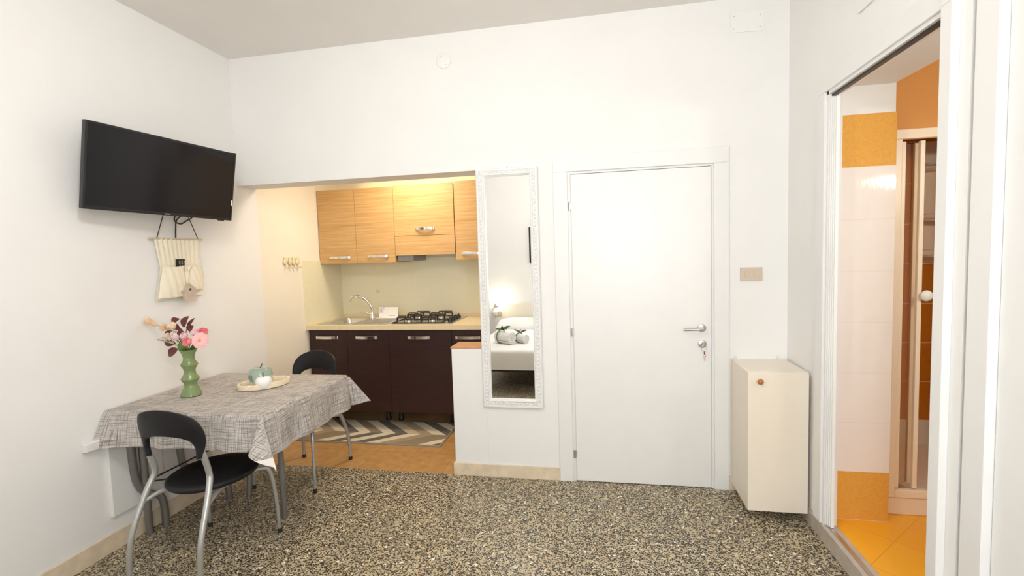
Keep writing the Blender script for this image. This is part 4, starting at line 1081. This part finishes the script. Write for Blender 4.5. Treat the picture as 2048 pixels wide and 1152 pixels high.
b = B(); tube(b, spline([(-.20, -2.62, .508), (-.25, -2.64, .53), (-.27, -2.64, .61)], 5), .005, 6); leaf(b, (-.25, -2.61, .55), (-.32, -2.59, .575), .015); mk('stems', b, 'stemgreen', t)
# reading lamp beside the bed
t = thing('reading_lamp', (-1.13, -4.045, .66), 'small lit reading lamp on a bent arm beside the headboard', 'lamp')
b = B(); box(b, -1.15, -1.085, -4.05, -4.005, .64, .70, .006); mk('base', b, 'whiteplast', t)
b = B(); tube(b, spline([(-1.145, -4.0, .66), (-1.155, -3.96, .70), (-1.12, -3.93, .77), (-1.075, -3.92, .82)], 6), .006, 8); mk('arm', b, 'chrome', t, smooth=60)
b = B(); lathe(b, [(.018, .06), (.024, .05), (.045, 0), (.043, 0), (.022, .048), (.016, .057)], (-1.06, -3.92, .825), 20, Vector((0, 0, 1)).rotation_difference(Vector((-.6, 0, -.6))).to_matrix()); mk('lamp_shade', b, 'whiteplast', t, smooth=60)
b = B(); ball(b, (-1.055, -3.925, .838), .022, 12); mk('bulb', b, 'bulb', t, smooth=60)
b = B(); box(b, -1.080, -1.005, -4.05, -4.04, .632, .71, .002)
tag(mk('wall_plate', b, 'greyplate', loc=(-1.04, -4.05, .67)), 'grey beige wall plate beside the reading lamp', 'plate')
t = thing('framed_picture', (-.35, -4.05, 1.45), 'black framed picture on the rear wall, cut by the mirror edge', 'picture')
b = B(); x0, x1, z0, z1 = -.553, -.12, 1.452, 1.99
for q_ in ((x0, x0+.03, z0, z1), (x1-.03, x1, z0, z1), (x0+.03, x1-.03, z0, z0+.03), (x0+.03, x1-.03, z1-.03, z1)): box(b, q_[0], q_[1], -4.05, -4.02, q_[2], q_[3], .001)
mk('frame', b, 'black', t)
b = B(); box(b, x0+.03, x1-.03, -4.05, -4.04, z0+.03, z1-.03); mk('print', b, 'picmat', t)

# ------------------------------------------------------------------ lamps of the rooms
def ceiling_lamp(loc, mat, label, r=.2):
    t = thing('ceiling_lamp', loc, label, 'lamp')
    x, y, z = loc
    b = B(); lathe(b, [(r*.9, 0), (r*.95, -.03), (r*.9, -.04)], loc, 32); mk('base', b, 'white', t, smooth=40)
    b = B(); lathe(b, [(r*.9, -.04), (r*.85, -.07), (r*.6, -.10), (r*.3, -.115), (0, -.12)], loc, 32); mk('diffuser', b, mat, t, smooth=60)
t = thing('fill_globe_lamp', (-.35, -2.35, H), 'unseen white globe lamp added below the main ceiling as room light', 'lamp')
b = B(); lathe(b, [(.05, 0), (.045, -.03), (.012, -.05), (.012, -.20), (.05, -.21), (.05, -.225), (0, -.225)], (-.35, -2.35, H), 24); mk('stem', b, 'white', t, smooth=40)
b = B(); ball(b, (-.35, -2.35, H-.33), .115, 32); mk('globe', b, 'dome', t, smooth=80)  # unseen globe, added so light reaches the ceiling and upper walls
ceiling_lamp((-1.15, .60, KH), 'warmdome', 'round warm ceiling lamp of the kitchen', .15)

def area(name, loc, target, size, energy, col, sizey=None, shape='DISK', spread=180):
    l = bpy.data.lights.new(name, 'AREA'); l.shape = shape; l.size = size
    if sizey: l.size_y = sizey
    l.energy = energy; l.color = col; l.spread = rad(spread)
    o = bpy.data.objects.new(name, l); COL.objects.link(o); o.location = loc
    o.rotation_euler = (Vector(target)-Vector(loc)).to_track_quat('-Z', 'Y').to_euler()
    return o
area('window_daylight', ((WX0+WX1)/2, YB-.12, (WZ0+WZ1)/2), ((WX0+WX1)/2-.3, 0, 1.4), WX1-WX0, 52, (.93, .97, 1), WZ1-WZ0, 'RECTANGLE')
area('kitchen_lamp_light', (-1.15, .60, KH-.125), (-1.15, .60, 0), .40, 13, (1, .88, .70))
t = thing('cabinet_light', (-1.1, 1.30, 2.245), 'slim warm light tube lying on top of the oak wall cabinets', 'lamp')
b = B(); box(b, -1.9, -.5, 1.28, 1.32, 2.2605, 2.272, .002); mk('base', b, 'white', t)
b = B(); tube(b, [(-1.88, 1.30, 2.279), (-.52, 1.30, 2.279)], .006, 10); mk('tube', b, 'stripglow', t, smooth=60)
t = thing('bathroom_lamp', (2.62, -1.80, 2.02), 'slim wall lamp inside the orange bathroom', 'lamp')
b = B(); box(b, 2.44, 2.80, -1.80, -1.77, 1.985, 2.055, .004); mk('base', b, 'white', t)
b = B(); box(b, 2.45, 2.79, -1.769, -1.755, 1.995, 2.045, .004); mk('diffuser', b, 'warmdome', t)
area('bathroom_lamp_light', (2.62, -1.752, 2.02), (2.5, -.5, 1.6), .34, 10.5, (1, .93, .82), .05, 'RECTANGLE')
l = bpy.data.lights.new('reading_lamp_light', 'POINT'); l.energy = 2.2; l.color = (1, .88, .66); l.shadow_soft_size = .03
o = bpy.data.objects.new('reading_lamp_light', l); COL.objects.link(o); o.location = (-1.03, -3.93, .875)

w = bpy.data.worlds.new('daylight'); SC.world = w; w.use_nodes = True
w.node_tree.nodes['Background'].inputs[0].default_value = (.85, .92, 1, 1); w.node_tree.nodes['Background'].inputs[1].default_value = .8

# ------------------------------------------------------------------ camera
cam = bpy.data.cameras.new('camera'); co = bpy.data.objects.new('camera', cam); COL.objects.link(co)
R = Vector((0.98312184, 0.18029157, -0.03108685)); U = Vector((0.01843981, 0.07140442, 0.99727698)); F = Vector((-0.18202037, 0.98101802, -0.06687471))
co.matrix_world = Matrix(((R.x, U.x, -F.x, C0.x), (R.y, U.y, -F.y, C0.y), (R.z, U.z, -F.z, C0.z), (0, 0, 0, 1)))
cam.sensor_width = 36; cam.lens = 950.042*36/2048; cam.clip_start = .02
SC.camera = co
SC.view_settings.view_transform = 'Standard'; SC.view_settings.look = 'None'; SC.view_settings.gamma = 1; SC.view_settings.exposure = .33
SC.view_settings.use_curve_mapping = False
try:
    SC.cycles.use_denoising = True; SC.cycles.max_bounces = 10; SC.cycles.diffuse_bounces = 6; SC.cycles.caustics_refractive = True
except Exception: pass
